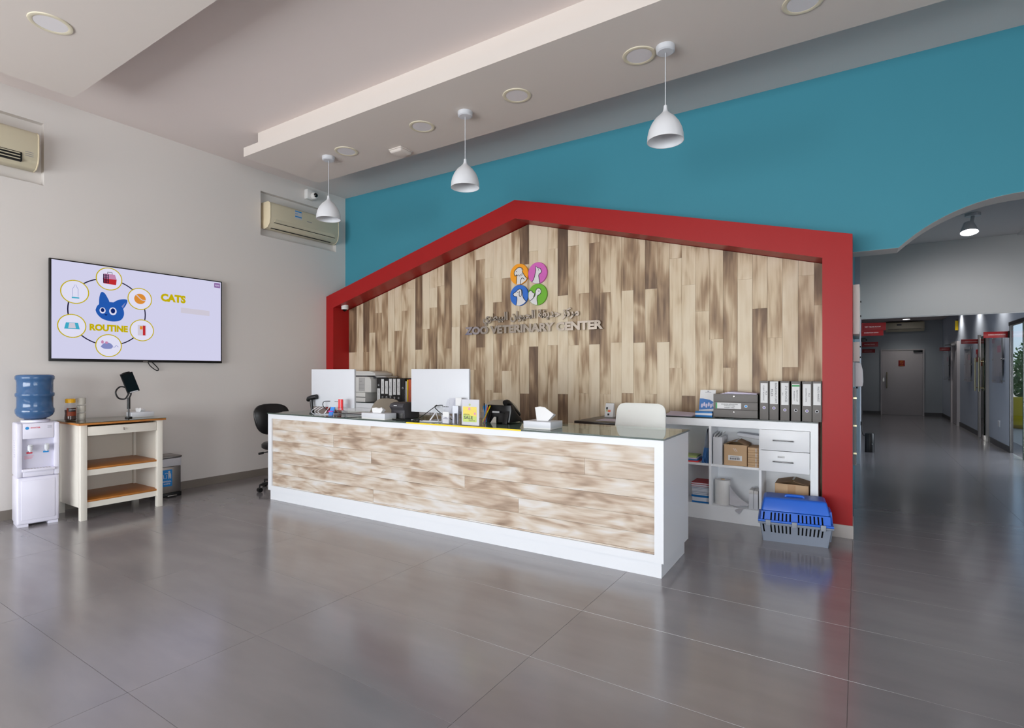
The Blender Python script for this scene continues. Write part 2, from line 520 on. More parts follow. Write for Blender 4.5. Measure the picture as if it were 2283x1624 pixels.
for i in range(len(xg) - 1):
    for j in range(len(yg) - 1):
        x0, x1, y0, y1 = xg[i], xg[i + 1], yg[j], yg[j + 1]
        x0 = max(x0, XL); x1 = min(x1, XR)
        if y0 < YB - 0.05:
            tile(x0, x1, y0, min(y1, YB))
        elif x1 > -0.03 and x0 < 2.12:
            tile(max(x0, -0.036), min(x1, 2.14), y0, min(y1, 20.4))
        if y0 < YB < y1 and x1 > -0.03 and x0 < 2.12:
            tile(max(x0, -0.036), min(x1, 2.14), YB, y1)

# --- left wall with the two shallow niches for the air conditioners
w = MB()
ya, yb2 = YW - 0.2, YB + 0.3
w.box(XL - 0.3, XL - 0.07, ya, yb2, 0, ZC)
w.box(XL - 0.07, XL, ya, yb2, 0, 3.112)
w.box(XL - 0.07, XL, ya, 0.72, 3.112, ZC)
w.box(XL - 0.07, XL, 0.72, 1.902, 3.7, ZC)
w.box(XL - 0.07, XL, 1.902, 4.106, 3.112, ZC)
w.box(XL - 0.07, XL, 4.106, 5.302, 3.685, ZC)
w.box(XL - 0.07, XL, 5.302, yb2, 3.112, ZC)
wall_left = struct('wall_left', w, 'wall_white')
struct('baseboard_left', MB().box(XL, XL + 0.012, YW, 5.12, 0, 0.088), 'skirting')

# --- teal back wall with the arched passage opening
YT = YB + 0.235
AX, AZ, AR = 1.07, 2.70, 1.103
w = MB()
w.box(XL - 0.3, -0.036, YB, YT, 0, ZC)
w.box(2.14, XR + 0.2, YB, YT, 0, ZC)
pts = [(-0.036, 2.372), (0.283, 2.372)]
a0 = math.asin(0.787 / AR)
for i in range(1, 24):
    t = -a0 + 2 * a0 * i / 24
    pts.append((AX + AR * math.sin(t), AZ - AR + AR * math.cos(t)))
pts += [(2 * AX - 0.283, 2.372), (2.14, 2.372)]
for i in range(len(pts) - 1):
    (xa, za), (xb, zb) = pts[i], pts[i + 1]
    w.hexa([(xa, YB, za), (xb, YB, zb), (xb, YT, zb), (xa, YT, za), (xa, YB, ZC), (xb, YB, ZC), (xb, YT, ZC), (xa, YT, ZC)])
wall_back = struct('wall_back', w, 'teal_paint')
# white plaster lining of the arch soffit (thin skin under the teal wall)
w = MB()
for i in range(len(pts) - 1):
    (xa, za), (xb, zb) = pts[i], pts[i + 1]
    e = 0.001
    w.hexa([(xa, YB + 0.002, za - e), (xb, YB + 0.002, zb - e), (xb, YT, zb - e), (xa, YT, za - e), (xa, YB + 0.002, za), (xb, YB + 0.002, zb), (xb, YT, zb), (xa, YT, za)])
struct('trim_arch', w, 'wall_white')

# --- other shell walls and ceiling (outside the frame, they close the room)
w = MB()
w.box(XR, XR + 0.2, YW - 0.2, -3.4, 0, ZC); w.box(XR, XR + 0.2, 1.4, YB + 0.3, 0, ZC); w.box(XR, XR + 0.2, -3.4, 1.4, 2.45, ZC); w.box(XR, XR + 0.2, -3.4, 1.4, 0, 0.15)
struct('wall_right', w, 'wall_white')
w = MB(); w.box(XR + 0.08, XR + 0.14, -3.4, 1.4, 0.15, 0.21); w.box(XR + 0.08, XR + 0.14, -3.4, 1.4, 2.39, 2.45)
for k in range(4): w.box(XR + 0.08, XR + 0.14, -3.4 + 1.58 * k, -3.34 + 1.58 * k, 0.21, 2.39)
win = struct('window_3', w, 'steel_dark')
for k in range(3): MB().box(XR + 0.107, XR + 0.113, -3.34 + 1.58 * k, -1.82 + 1.58 * k, 0.21, 2.39).build('pane', 'clear_glass', win)
w = MB()
w.box(XL - 0.3, XR + 0.2, YW - 0.2, YW, 2.45, ZC)
w.box(XL - 0.3, XR + 0.2, YW - 0.2, YW, 0, 0.15)
w.box(0.3, XR + 0.2, YW - 0.2, YW, 0.15, 2.45)
struct('wall_front', w, 'wall_white')
w = MB()
for k in range(6):
    x = XL + 0.03 + k * (6.74 / 5)
    w.box(x - 0.03, x + 0.03, YW - 0.13, YW - 0.07, 0.15, 2.45)
w.box(XL, 0.3, YW - 0.13, YW - 0.07, 0.15, 0.21); w.box(XL, 0.3, YW - 0.13, YW - 0.07, 2.39, 2.45)
win = struct('window_1', w, 'steel_dark')
for k in range(5):
    x = XL + 0.03 + k * (6.74 / 5)
    MB().box(x + 0.03, x + 6.74 / 5 - 0.03, YW - 0.104, YW - 0.096, 0.21, 2.39).build('pane', 'clear_glass', win)
struct('ceiling', MB().box(XL - 0.3, XR + 0.2, YW - 0.2, YT, ZC, ZC + 0.15), 'ceiling_white')
# dropped ceiling rafts, each in two steps
def raft(name, y0, y1):
    m = MB()
    m.box(-5.69, 4.0, y0, y1, 3.71, 3.81)
    m.box(-5.51, 3.85, y0 + 0.055, y1 - 0.15, 3.81, ZC)
    struct(name, m, 'trim_white')
raft('trim_1', 3.395, 4.372)
raft('trim_2', 0.42, 1.868)

# --- passage behind the arch
YL = 9.3; ZA = 3.11; ZP = 2.88; YE = 20.4
w = MB()
w.box(-0.25, -0.036, YT, YL, 0, ZA)
struct('wall_passage_left', w, 'teal_paint')
w = MB()
w.box(-0.25, 0.027, YL, YL + 0.2, 0, ZA)
w.hexa([(-0.25, YL + 0.2, 0), (0.027, YL + 0.2, 0), (0.11, YE, 0), (-0.25, YE, 0), (-0.25, YL + 0.2, ZP), (0.027, YL + 0.2, ZP), (0.11, YE, ZP), (-0.25, YE, ZP)])
struct('wall_corridor_left', w, 'pale_blue_paint')
struct('wall_lintel', MB().box(0.027, 2.14, YL, YL + 0.2, 2.115, ZA), 'wall_white')
w = MB()
w.box(-0.25, 2.6, YT, YL + 0.2, ZA, ZA + 0.15)
w.box(1.72, 2.14, YT, YL, ZA - 0.02, ZA)
struct('ceiling_passage', w, 'ceiling_white')
struct('ceiling_corridor', MB().box(-0.25, 2.6, YL + 0.2, YE + 0.2, ZP, ZP + 0.15), 'ceiling_white')
struct('wall_end', MB().box(-0.25, 2.6, YE, YE + 0.2, 0, ZP), 'pale_grey_paint')
w = MB()
XC = 2.12
w.box(XC, XC + 0.2, YT, 9.4, 0, ZA)
w.box(XC, XC + 0.2, 9.4, 11.95, 2.16, ZP + 0.1)
w.box(XC, XC + 0.03, 11.95, YE, 0, ZP)
struct('wall_corridor_right', w, 'pale_blue_paint')
sk = MB()
for a, b in ((11.95, 13.6), (14.5, 17.15), (18.25, YE)):
    sk.box(XC - 0.014, XC, a, b, 0, 0.1)
struct('baseboard_right', sk, 'skirting_dark')
sk = MB()
sk.box(0.13, 0.6, YE - 0.014, YE, 0, 0.1); sk.box(1.68, XC - 0.014, YE - 0.014, YE, 0, 0.1)
struct('baseboard_end', sk, 'skirting_dark')

# end door
d = struct('door_1', MB().box(0.64, 1.645, YE - 0.035, YE - 0.002, 0.006, 1.985), 'door_white', 0.003)
m = MB()
m.box(0.60, 0.637, YE - 0.05, YE, 0, 2.02); m.box(1.648, 1.685, YE - 0.05, YE, 0, 2.02); m.box(0.637, 1.648, YE - 0.05, YE, 1.99, 2.02)
m.build('door_frame', 'door_white', d)
m = MB(); m.tube([(0.755, YE - 0.09, 0.82), (0.755, YE - 0.09, 1.32)], 0.014, 10)
m.tube([(0.755, YE - 0.09, 0.9), (0.755, YE - 0.03, 0.9)], 0.009); m.tube([(0.755, YE - 0.09, 1.24), (0.755, YE - 0.03, 1.24)], 0.009)
m.build('pull_handle', 'brass_steel', d)
MB().box(0.65, 0.69, YE - 0.045, YE - 0.034, 1.03, 1.16).build('lock_plate', 'steel', d)
MB().box(1.42, 1.64, YE - 0.08, YE - 0.035, 1.93, 1.985).build('door_closer', 'black', d, 0.006)

# white door frame and half open glazed door on the right of the corridor
d = struct('door_2', MB().box(XC - 0.03, XC - 0.002, 17.25, 18.15, 0.006, 2.03), 'door_white', 0.003)
m = MB(); m.box(XC - 0.06, XC, 17.15, 17.25, 0, 2.1); m.box(XC - 0.06, XC, 18.15, 18.25, 0, 2.1); m.box(XC - 0.06, XC, 17.25, 18.15, 2.035, 2.1)
m.build('door_frame', 'door_white', d)
m = MB(); m.box(XC - 0.13, XC - 0.03, 17.5, 17.72, 2.0, 2.05); m.tube([(XC - 0.1, 17.7, 2.03), (XC - 0.2, 17.95, 2.03)], 0.012)
m.build('door_closer', 'steel', d)
d = struct('door_3', MB().box(XC - 0.03, XC - 0.002, 13.75, 14.4, 0.006, 2.03), 'door_white', 0.003)
m = MB(); m.box(XC - 0.045, XC, 13.64, 13.73, 0, 2.09); m.box(XC - 0.045, XC, 14.42, 14.5, 0, 2.09)
m.build('door_frame', 'steel', d)
MB().box(XC - 0.055, XC - 0.043, 13.78, 14.1, 0.03, 2.04).build('glass_leaf', 'tinted_glass', d)
m = MB()
for yy in (13.84, 14.26):
    m.tube([(XC - 0.12, yy, 0.95), (XC - 0.12, yy, 1.62)], 0.016, 10)
    for z in (1.02, 1.54): m.tube([(XC - 0.12, yy, z), (XC - 0.03, yy, z)], 0.008, 8)
m.build('pull_handle', 'brass_steel', d)
MB().box(XC - 0.06, XC - 0.036, 13.76, 13.95, 0.006, 0.1).build('patch_fitting', 'chrome', d)

# glazed side entrance of the passage
m = MB(); m.box(XC - 0.01, XC + 0.03, 11.9, 11.949, 0, 2.16); m.box(XC - 0.01, XC + 0.03, 9.4, 9.48, 0, 2.16); m.box(XC - 0.02, XC + 0.04, 9.4, 11.949, 2.1, 2.16)
win = struct('window_2', m, 'steel_dark')
for a, b in ((9.48, 10.28), (10.3, 11.06), (11.1, 11.9)):
    MB().box(XC + 0.0, XC + 0.01, a, b, 0.02, 2.1).build('pane', 'clear_glass', win)
m = MB(); m.box(XC - 0.005, XC + 0.015, 10.28, 10.3, 0, 2.1); m.box(XC - 0.01, XC + 0.02, 11.06, 11.1, 0, 2.1)
m.build('glass_joint', 'glass_edge', win)

# outside the side entrance
struct('ground', MB().box(2.6, 14, 4, 26, -0.2, -0.05), 'pavement')
def shrub(name, x, y, h, r, n, label):
    t = thing(name, label, 'shrub', (x, y, -0.05), group='shrubs outside the glazed side entrance')
    random.seed(int(x * 100))
    m = MB(); m.tube([(x, y, -0.05), (x + 0.05, y, h * 0.5), (x, y + 0.04, h * 0.85)], [0.06, 0.045, 0.02], 8)
    m.build('trunk', 'bark', t)
    m = MB()
    for i in range(n):
        u = Vector((random.gauss(0, 1), random.gauss(0, 1), random.gauss(0, 1))).normalized() * (random.random() ** 0.4)
        c = Vector((x + u.x * r, y + u.y * r, h * 0.55 + u.z * h * 0.5 + 0.05))
        c.z = max(c.z, 0.05)
        a = Vector((random.uniform(-1, 1), random.uniform(-1, 1), random.uniform(-1, 1))).normalized() * 0.09
        b = a.cross(Vector((random.uniform(-1, 1), random.uniform(-1, 1), 1))).normalized() * 0.04
        m.add([c - a, c + b, c + a, c - b], [(0, 1, 2, 3)])
    m.build('foliage', 'leaf', t, kind='stuff')
shrub('shrub', 4.9, 23.0, 2.3, 0.9, 1500, 'tall leafy green shrub outside the glazed side entrance, farther one')
shrub('shrub', 4.15, 19.9, 1.9, 0.6, 1200, 'lower leafy green shrub outside the glazed side entrance, nearer one')
t = thing('planter', 'yellow rounded planter outside the glazed side entrance', 'planter', (3.5, 17.9, -0.05))
MB().lathe([(0.28, 0), (0.42, 0.1), (0.46, 0.5), (0.48, 0.75), (0.43, 0.75), (0.4, 0.6)], (3.5, 17.9, -0.05), 24).build('tub', 'yellow', t, smooth=True)
MB().cyl((3.5, 17.9, 0.5), 0.41, 0.05).build('soil', 'coffee', t)

# ------------------------------------------------------------------ red house frame
YF = 5.127
outer = [(-6.497, 0.0), (-6.497, 2.432), (-3.258, 3.283), (-0.036, 2.456), (-0.036, 0.0)]
inner = [(-0.247, 0.0), (-0.247, 2.287), (-3.252, 3.074), (-6.344, 2.262), (-6.344, 0.0)]
hf = thing('house_frame', 'red painted house-shaped surround framing the wood plank wall', 'frame', (-3.258, YF, 0))
loop = outer; inn = inner[::-1]
names = ['left_post', 'left_rafter', 'right_rafter', 'right_post']
for i in range(4):
    a, b, c, e = loop[i], loop[i + 1], inn[i + 1], inn[i]
    MB().prism([a, b, c, e], 1, YF, YB - 0.001).build(names[i], 'red_paint', hf)
MB().box(-0.268, -0.03, YF - 0.012, YB - 0.002, 0, 0.104).build('base_tile', 'base_tile', hf, 0.002, label='grey skirting tile at the foot of the right post')

# ------------------------------------------------------------------ vertical plank wall inside the frame
wf = struct('wall_planks', MB().box(-6.34, -0.255, 5.424, YB - 0.002, 0, 2.25), 'cardboard_dark')
xs = [-6.342, -6.177, -6.038, -5.911, -5.789, -5.66, -5.532, -5.413, -5.275, -5.163, -5.021, -4.897, -4.771, -4.64, -4.516, -4.392, -4.262, -4.137, -4.007, -3.867, -3.746, -3.619, -3.481, -3.363, -3.237, -3.114, -2.986, -2.857, -2.729, -2.597, -2.471, -2.347, -2.221, -2.098, -1.969, -1.844, -1.719, -1.594, -1.471, -1.339, -1.209, -1.081, -0.952, -0.823, -0.697, -0.574, -0.447, -0.322, -0.253]
# per column, from the top: tone, height of the joint (as image row), tone ...
cols = [(.75, 786, .25), (.2,), (.85, 785, .4), (.6, 742, .25), (.2, 698, .6), (.5, 828, .3), (.12, 784, .25), (.2, 738, .6), (.45, 693, .5), (.15, 644, .15), (.8, 780, .2), (.12, 734, .5), (.15, 642, .15, 686, .65), (.15, 638, .45), (.65, 777, .5), (.08, 729, .22), (.12, 680, .55), (.55, 825, .4), (.2, 579, .7, 775, .5), (.1, 620, .1, 870, .3), (.15, 674, .6, 876, .5), (.12, 620, .5, 827, .2), (.35, 770, .35), (.8, 590, .3, 878, .65), (.08, 560, .1, 773, .7), (.1, 690, .45), (.25, 555, .12, 770, .45), (.9, 659, .12, 879, .65), (.1, 548, .45, 770, .25), (.25, 654, .5, 877, .35), (.4, 541, .7, 768, .12), (.4, 652, .55, 879, .25), (.5, 764, .15), (.4, 648, .12, 877, .45), (.55, 764, .2), (.75, 644, .55, 879, .5), (.55, 763, .18), (.35, 576, .3, 821, .3), (.35, 635, .2, 883, .6), (.4, 694, .4), (.5, 756, .2), (.7, 820, .55), (.3, 623, .05), (.35, 688, .65), (.3, 753, .25), (.3, 819, .5), (.1, 614, .5), (.65, 680, .25)]
def gable(x):
    return 2.281 + (x + 0.247) / (-3.252 + 0.247) * 0.787 if x > -3.252 else 2.252 + (x + 6.344) / 3.092 * 0.812
sY, cY = math.sin(math.radians(32.7)), math.cos(math.radians(32.7))
for i, c in enumerate(cols):
    xa, xb = xs[i] + 0.0008, xs[i + 1] - 0.0008
    xm = (xa + xb) / 2
    dep = -sY * xm + cY * 5.408
    zt = None; zs = [1.35 + (828 - c[k]) / 1201.0 * dep for k in range(1, len(c), 2)]
    z_hi = None
    for k in range(len(zs) + 1):
        low = zs[k] if k < len(zs) else 0.0
        yf = 5.408 + random.choice((0, 0.0015, 0.003)) + random.uniform(0, 0.001)
        if k == 0:
            ta, tb = gable(xa) + 0.002, gable(xb) + 0.002
            if xa < -3.252 < xb: top = [(xb, tb), (-3.252, 3.068), (xa, ta)]
            else: top = [(xb, tb), (xa, ta)]
        else:
            top = [(xb, z_hi - 0.0012), (xa, z_hi - 0.0012)]
        poly = [(xa, low), (xb, low)] + top
        # lower ends run further down in long pieces: cut again about every 1.1 m
        o = MB().prism(poly, 1, yf, 5.424).build('plank', 'wall_plank_wood', wf)
        o['tone'] = float(c[2 * k]) * 0.9
        z_hi = low

# ================================================================== CEILING AND WALL FITTINGS
def downlight(name, x, y, label):
    t = thing(name, label, 'ceiling light', (x, y, 3.71), group='round recessed downlights in the dropped ceiling')
    MB().lathe([(0.122, 0.0), (0.12, -0.006), (0.108, -0.009), (0.094, -0.005), (0.093, 0.0)], (x, y, 3.71), 40).build('trim_ring', 'cream_ring', t, smooth=True)
    MB().cyl((x, y, 3.706), 0.093, 0.004, seg=40).build('diffuser', 'diffuser', t)
dl = ['round cream-ringed downlight nearest the left wall on the rear ceiling raft', 'round downlight on the rear ceiling raft just left of the middle pendant', 'round downlight on the rear ceiling raft just right of the middle pendant', 'round downlight on the rear ceiling raft beside the right pendant canopy', 'round downlight cut by the top of the picture above the teal wall']
for k in range(5): downlight('downlight', -4.615 + 1.08 * k, 3.9, dl[k])
downlight('downlight', -4.607, 1.384, 'round downlight on the front ceiling raft at the upper left corner')

t = thing('ceiling_sensor', 'square off-white access point box on the ceiling raft between two pendants', 'sensor', (-4.11, 4.2, 3.71))
MB().box(-4.2, -4.02, 4.11, 4.29, 3.698, 3.71).build('base_plate', 'trim_white', t, 0.004)
MB().frustum((-4.185, -4.035, 4.125, 4.275), 3.668, (-4.2, -4.02, 4.11, 4.29), 3.697).build('cover', 'trim_white', t, 0.012, 3)

def pendant(x, y, label):
    t = thing('pendant_lamp', label, 'pendant lamp', (x, y, 3.71), group='white dome pendants over the reception desk')
    MB().lathe([(0.0, -0.042), (0.055, -0.042), (0.066, -0.034), (0.068, 0.0)], (x, y, 3.71), 28).build('canopy', 'white', t, smooth=True)
    MB().cyl((x, y, 3.27), 0.0035, 0.4, seg=8).build('cord', 'white', t)
    prof = [(0.0, 0.262), (0.012, 0.26), (0.014, 0.235), (0.02, 0.215), (0.038, 0.196), (0.07, 0.168), (0.098, 0.13), (0.117, 0.088), (0.127, 0.045), (0.13, 0.0), (0.126, 0.0), (0.122, 0.045), (0.112, 0.086), (0.093, 0.127), (0.066, 0.163), (0.034, 0.19), (0.0, 0.2)]
    MB().lathe(prof, (x, y, 3.022), 40).build('shade', 'gloss_white', t, smooth=True)
    MB().lathe([(0.0, 0.16), (0.018, 0.16), (0.02, 0.2), (0.0, 0.2)], (x, y, 3.022), 16).build('lamp_holder', 'light_grey_plastic', t, smooth=True)
pendant(-4.905, 3.9, 'white dome pendant hanging in front of the air conditioner, nearest the left wall')
pendant(-3.011, 3.9, 'white dome pendant hanging left of the roof peak of the red frame')
pendant(-1.178, 3.9, 'white dome pendant hanging nearest the arch, largest of the three')

# air conditioners
def ac_profile():
    # (x out from wall, z) seen from the side
    return [(0.0, 0.02), (0.0, 0.345), (0.15, 0.345), (0.185, 0.325), (0.195, 0.29), (0.195, 0.13), (0.18, 0.06), (0.13, 0.012), (0.06, 0.0)]
def aircon(y0, y1, z0, label, closed):
    xw = XL - 0.069
    t = thing('air_conditioner', label, 'air conditioner', (xw, (y0 + y1) / 2, z0), group='wall air conditioners in niches')
    P = [(xw + a, z0 + b) for a, b in ac_profile()]
    m = MB().prism(P, 1, y0 + 0.0, y1)
    m.build('casing', 'cream_plastic', t, 0.012, 3)
    for yy, n in ((y0 - 0.004, 0), (y1 - 0.008, 1)):
        Q = [(xw + a * 1.0 + (0.003 if a > 0 else 0), z0 + 0.172 + (b - 0.172) * 1.01) for a, b in ac_profile()]
        MB().prism(Q, 1, yy, yy + 0.012).build('end_cap', 'cream_light', t, 0.004)
    mp = mp_left(xw + 0.195, y0, z0)
    if closed:
        MB().hexa([(xw + 0.19, y0 + 0.07, z0 + 0.085), (xw + 0.19, y1 - 0.07, z0 + 0.085), (xw + 0.185, y1 - 0.07, z0 + 0.08), (xw + 0.185, y0 + 0.07, z0 + 0.08), (xw + 0.1975, y0 + 0.07, z0 + 0.122), (xw + 0.1975, y1 - 0.07, z0 + 0.122), (xw + 0.192, y1 - 0.07, z0 + 0.124), (xw + 0.192, y0 + 0.07, z0 + 0.124)]).build('air_flap', 'cream_plastic', t)
        MB().box(xw + 0.17, xw + 0.189, y0 + 0.06, y1 - 0.06, z0 + 0.073, z0 + 0.079).build('flap_gap', 'dark_slot', t)
        m = MB(); m.box(xw + 0.12, xw + 0.142, y0 + 0.05, y1 - 0.1, z0 + 0.008, z0 + 0.013); m.build('outlet_slot', 'dark_slot', t)
        m = flat([(0.36, 0.2), (0.47, 0.2), (0.47, 0.315), (0.36, 0.315)], mp, 0.0005); m.build('sticker', 'light_grey_plastic', t)
        m = MB()
        for v, h, w_ in ((0.295, 0.014, 0.1), (0.268, 0.006, 0.04), (0.225, 0.014, 0.1)):
            u = 0.365; q = flat([(u, v), (u + w_, v), (u + w_, v + h), (u, v + h)], mp, 0.0012); m.add(q.v, q.f)
        m.build('sticker_print', 'tag_blue', t, label='blue bars of the energy sticker')
        flat([(0.55, 0.2), (0.63, 0.2), (0.63, 0.208), (0.55, 0.208)], mp, 0.0008).build('badge', 'ink_light', t)
    else:
        MB().box(xw + 0.15, xw + 0.1965, y0 + 0.05, y1 - 0.12, z0 + 0.04, z0 + 0.118).build('outlet', 'dark_slot', t)
        for zz in (0.056, 0.083, 0.108):
            MB().hexa([(xw + 0.165, y0 + 0.06, z0 + zz - 0.012), (xw + 0.165, y1 - 0.135, z0 + zz - 0.012), (xw + 0.206, y1 - 0.135, z0 + zz - 0.004), (xw + 0.206, y0 + 0.06, z0 + zz - 0.004), (xw + 0.165, y0 + 0.06, z0 + zz - 0.007), (xw + 0.165, y1 - 0.135, z0 + zz - 0.007), (xw + 0.206, y1 - 0.135, z0 + zz + 0.001), (xw + 0.206, y0 + 0.06, z0 + zz + 0.001)]).build('louver', 'cream_plastic', t)
        m = MB()
        for v in (0.1, 0.118, 0.136):
            q = flat([(y1 - y0 - 0.1, v), (y1 - y0 - 0.04, v), (y1 - y0 - 0.04, v + 0.004), (y1 - y0 - 0.1, v + 0.004)], mp, 0.0008); m.add(q.v, q.f)
        m.build('display_marks', 'ink_light', t)
aircon(4.16, 5.25, 3.205, 'cream split air conditioner with blue sticker in the niche beside the teal wall', True)
aircon(0.9, 1.83, 3.215, 'cream air conditioner with dark open louvers in the niche at the left edge', False)

# wall camera beside the niche
t = thing('security_camera', 'white box camera with round black eye on the left wall above the air conditioner', 'camera', (XL, 4.83, 3.82))
MB().box(XL, XL + 0.07, 4.76, 4.88, 3.755, 3.885).build('mount_box', 'matt_white', t, 0.004)
MB().lathe([(0.0, -0.05), (0.03, -0.042), (0.046, -0.02), (0.05, 0.0), (0.046, 0.02), (0.03, 0.042), (0.0, 0.05)], (XL + 0.1, 4.85, 3.8), 24).build('ball', 'matt_white', t, smooth=True)
MB().lathe([(0.0, 0.02), (0.02, 0.016), (0.032, 0.0)], (XL + 0.14, 4.845, 3.805), 20, 0, True).build('lens', 'black_gloss', t, smooth=True)
# dome camera inside the red frame
t = thing('dome_camera', 'small white dome camera with dark eye under the left corner of the red frame', 'camera', (-6.22, 5.24, 2.3))
MB().cyl((-6.23, 5.24, 2.262), 0.05, 0.055, seg=24).build('base', 'matt_white', t, 0.004)
MB().lathe([(0.05, 0.0), (0.05, -0.012), (0.043, -0.022), (0.0, -0.024)], (-6.23, 5.24, 2.262), 24).build('housing', 'matt_white', t, smooth=True)
MB().lathe([(0.033, 0.0), (0.03, -0.014), (0.018, -0.027), (0.0, -0.032)], (-6.225, 5.232, 2.242), 20).build('eye', 'black_gloss', t, smooth=True)

# ================================================================== TELEVISION
TX = XL + 0.062
t = thing('television', 'wide wall television showing a cat care slide', 'television', (XL, 2.747, 1.936))
MB().box(XL + 0.001, XL + 0.03, 2.35, 3.15, 1.7, 2.2).build('wall_bracket', 'black', t)
MB().box(XL + 0.03, TX, 1.925, 3.57, 1.445, 2.427).build('casing', 'black', t, 0.004)
scr = MB().box(TX - 0.002, TX + 0.0006, 1.94, 3.556, 1.472, 2.415).build('screen', 'screen', t)
mp = mp_left(TX + 0.0006, 0, 0)
LAY = [0.0004]
def dr(name, m_or_mb, ma):
    return m_or_mb.build(name, ma, scr)
ctr = (2.402, 1.952); RR = 0.337
big = circ(ctr[0], ctr[1], RR, 64)
dr('ring_line', stroke(big, 0.011, mp, 0.0004, closed=True), 'screen_navy')
spots = [(2.408, 2.292), (2.688, 2.12), (2.707, 1.786), (2.404, 1.611), (2.098, 1.791), (2.121, 2.125)]
for k, (u, v) in enumerate(spots):
    dr('disc', flat(circ(u, v, 0.112, 36), mp, 0.0012), 'screen_white')
    dr('disc_ring', stroke(circ(u, v, 0.112, 36), 0.009, mp, 0.002, closed=True), 'screen_yellow')
# pictures in the discs
u, v = spots[0]
dr('carrier_picture', flat([(u - 0.05, v - 0.05), (u + 0.06, v - 0.055), (u + 0.065, v + 0.0), (u - 0.055, v + 0.0)], mp, 0.0028), 'screen_red')
dr('carrier_picture', flat([(u - 0.055, v), (u + 0.065, v), (u + 0.05, v + 0.05), (u - 0.045, v + 0.05)], mp, 0.0028), 'screen_pink')
m = MB()
for k in range(4):
    stroke([(u - 0.05 + 0.014 * k, v - 0.045), (u - 0.05 + 0.014 * k, v + 0.045)], 0.007, mp, 0.0036, mb=m)
for k in range(4):
    stroke([(u - 0.05, v - 0.04 + 0.025 * k), (u - 0.004, v - 0.04 + 0.025 * k)], 0.004, mp, 0.0036, mb=m)
stroke([(u - 0.015, v + 0.05), (u - 0.015, v + 0.068), (u + 0.025, v + 0.068), (u + 0.025, v + 0.05)], 0.005, mp, 0.0036, mb=m)
dr('carrier_bars', m, 'screen_navy')
u, v = spots[1]
dr('ball_picture', flat(circ(u, v, 0.055, 28), mp, 0.0028), 'screen_orange')
dr('ball_seam', stroke(smooth_curve([(u - 0.035, v + 0.04), (u - 0.005, v + 0.01), (u + 0.02, v - 0.01), (u + 0.052, v - 0.012)]), 0.009, mp, 0.0036), 'screen_pale')
u, v = spots[2]
dr('tin_picture', flat([(u - 0.04, v - 0.055), (u + 0.04, v - 0.055), (u + 0.04, v + 0.055), (u - 0.04, v + 0.055)], mp, 0.0028), 'screen_pale')
dr('tin_band', flat([(u + 0.008, v - 0.052), (u + 0.032, v - 0.052), (u + 0.032, v + 0.052), (u + 0.008, v + 0.052)], mp, 0.0036), 'screen_red')
dr('tin_band', flat([(u - 0.02, v + 0.01), (u + 0.006, v + 0.01), (u + 0.006, v + 0.045), (u - 0.02, v + 0.045)], mp, 0.0036), 'screen_orange')
u, v = spots[3]
dr('mouse_picture', flat(smooth_curve([(u - 0.07, v - 0.012), (u - 0.045, v + 0.02), (u, v + 0.03), (u + 0.035, v + 0.0), (u + 0.02, v - 0.03), (u - 0.04, v - 0.032), (u - 0.07, v - 0.012)], 4)[:-1], mp, 0.0028), 'screen_greyblue')
dr('mouse_ear', flat(circ(u - 0.055, v + 0.035, 0.012, 16, 0.017), mp, 0.0032), 'screen_pink')
dr('mouse_ear', flat(circ(u - 0.02, v + 0.03, 0.013, 16), mp, 0.0036), 'screen_pink')
dr('mouse_tail', stroke(smooth_curve([(u + 0.03, v - 0.008), (u + 0.05, v - 0.015), (u + 0.065, v + 0.003), (u + 0.085, v - 0.012)]), 0.004, mp, 0.0028), 'screen_greyblue')
u, v = spots[4]
dr('tray_picture', flat([(u - 0.062, v - 0.03), (u + 0.062, v - 0.03), (u + 0.048, v + 0.032), (u - 0.048, v + 0.032)], mp, 0.0028), 'screen_cyan')
dr('tray_sheen', flat([(u - 0.03, v - 0.022), (u + 0.03, v - 0.022), (u + 0.022, v + 0.028), (u - 0.022, v + 0.028)], mp, 0.0036), 'screen_pale')
u, v = spots[5]
dr('bottle_base', flat([(u - 0.025, v - 0.063), (u + 0.035, v - 0.063), (u + 0.035, v - 0.05), (u - 0.025, v - 0.05)], mp, 0.0028), 'screen_cyan')
dr('bottle_outline', stroke([(u - 0.018, v - 0.045), (u - 0.018, v + 0.03), (u - 0.004, v + 0.055), (u - 0.004, v + 0.068), (u + 0.012, v + 0.068), (u + 0.012, v + 0.055), (u + 0.026, v + 0.03), (u + 0.026, v - 0.045)], 0.003, mp, 0.0028), 'screen_greyblue')
# plain blue cat head
u, v = 2.405, 1.965
head = smooth_curve([(u - 0.115, v + 0.0), (u - 0.095, v + 0.05), (u - 0.04, v + 0.085), (u + 0.05, v + 0.09), (u + 0.115, v + 0.055), (u + 0.135, v - 0.02), (u + 0.105, v - 0.085), (u + 0.03, v - 0.105), (u - 0.055, v - 0.085), (u - 0.1, v - 0.04), (u - 0.115, v + 0.0)], 5)[:-1]
dr('cat_ear', flat(smooth_curve([(u - 0.085, v + 0.05), (u - 0.082, v + 0.13), (u - 0.065, v + 0.185), (u - 0.035, v + 0.175), (u - 0.005, v + 0.12), (u + 0.01, v + 0.08)], 4), mp, 0.001), 'screen_blue')
dr('cat_ear', flat(smooth_curve([(u + 0.03, v + 0.085), (u + 0.09, v + 0.125), (u + 0.155, v + 0.135), (u + 0.165, v + 0.11), (u + 0.145, v + 0.06), (u + 0.11, v + 0.01)], 4), mp, 0.001), 'screen_blue')
dr('cat_inner_ear', flat([(u + 0.105, v + 0.05), (u + 0.15, v + 0.105), (u + 0.12, v + 0.03)], mp, 0.0018), 'screen_greyblue')
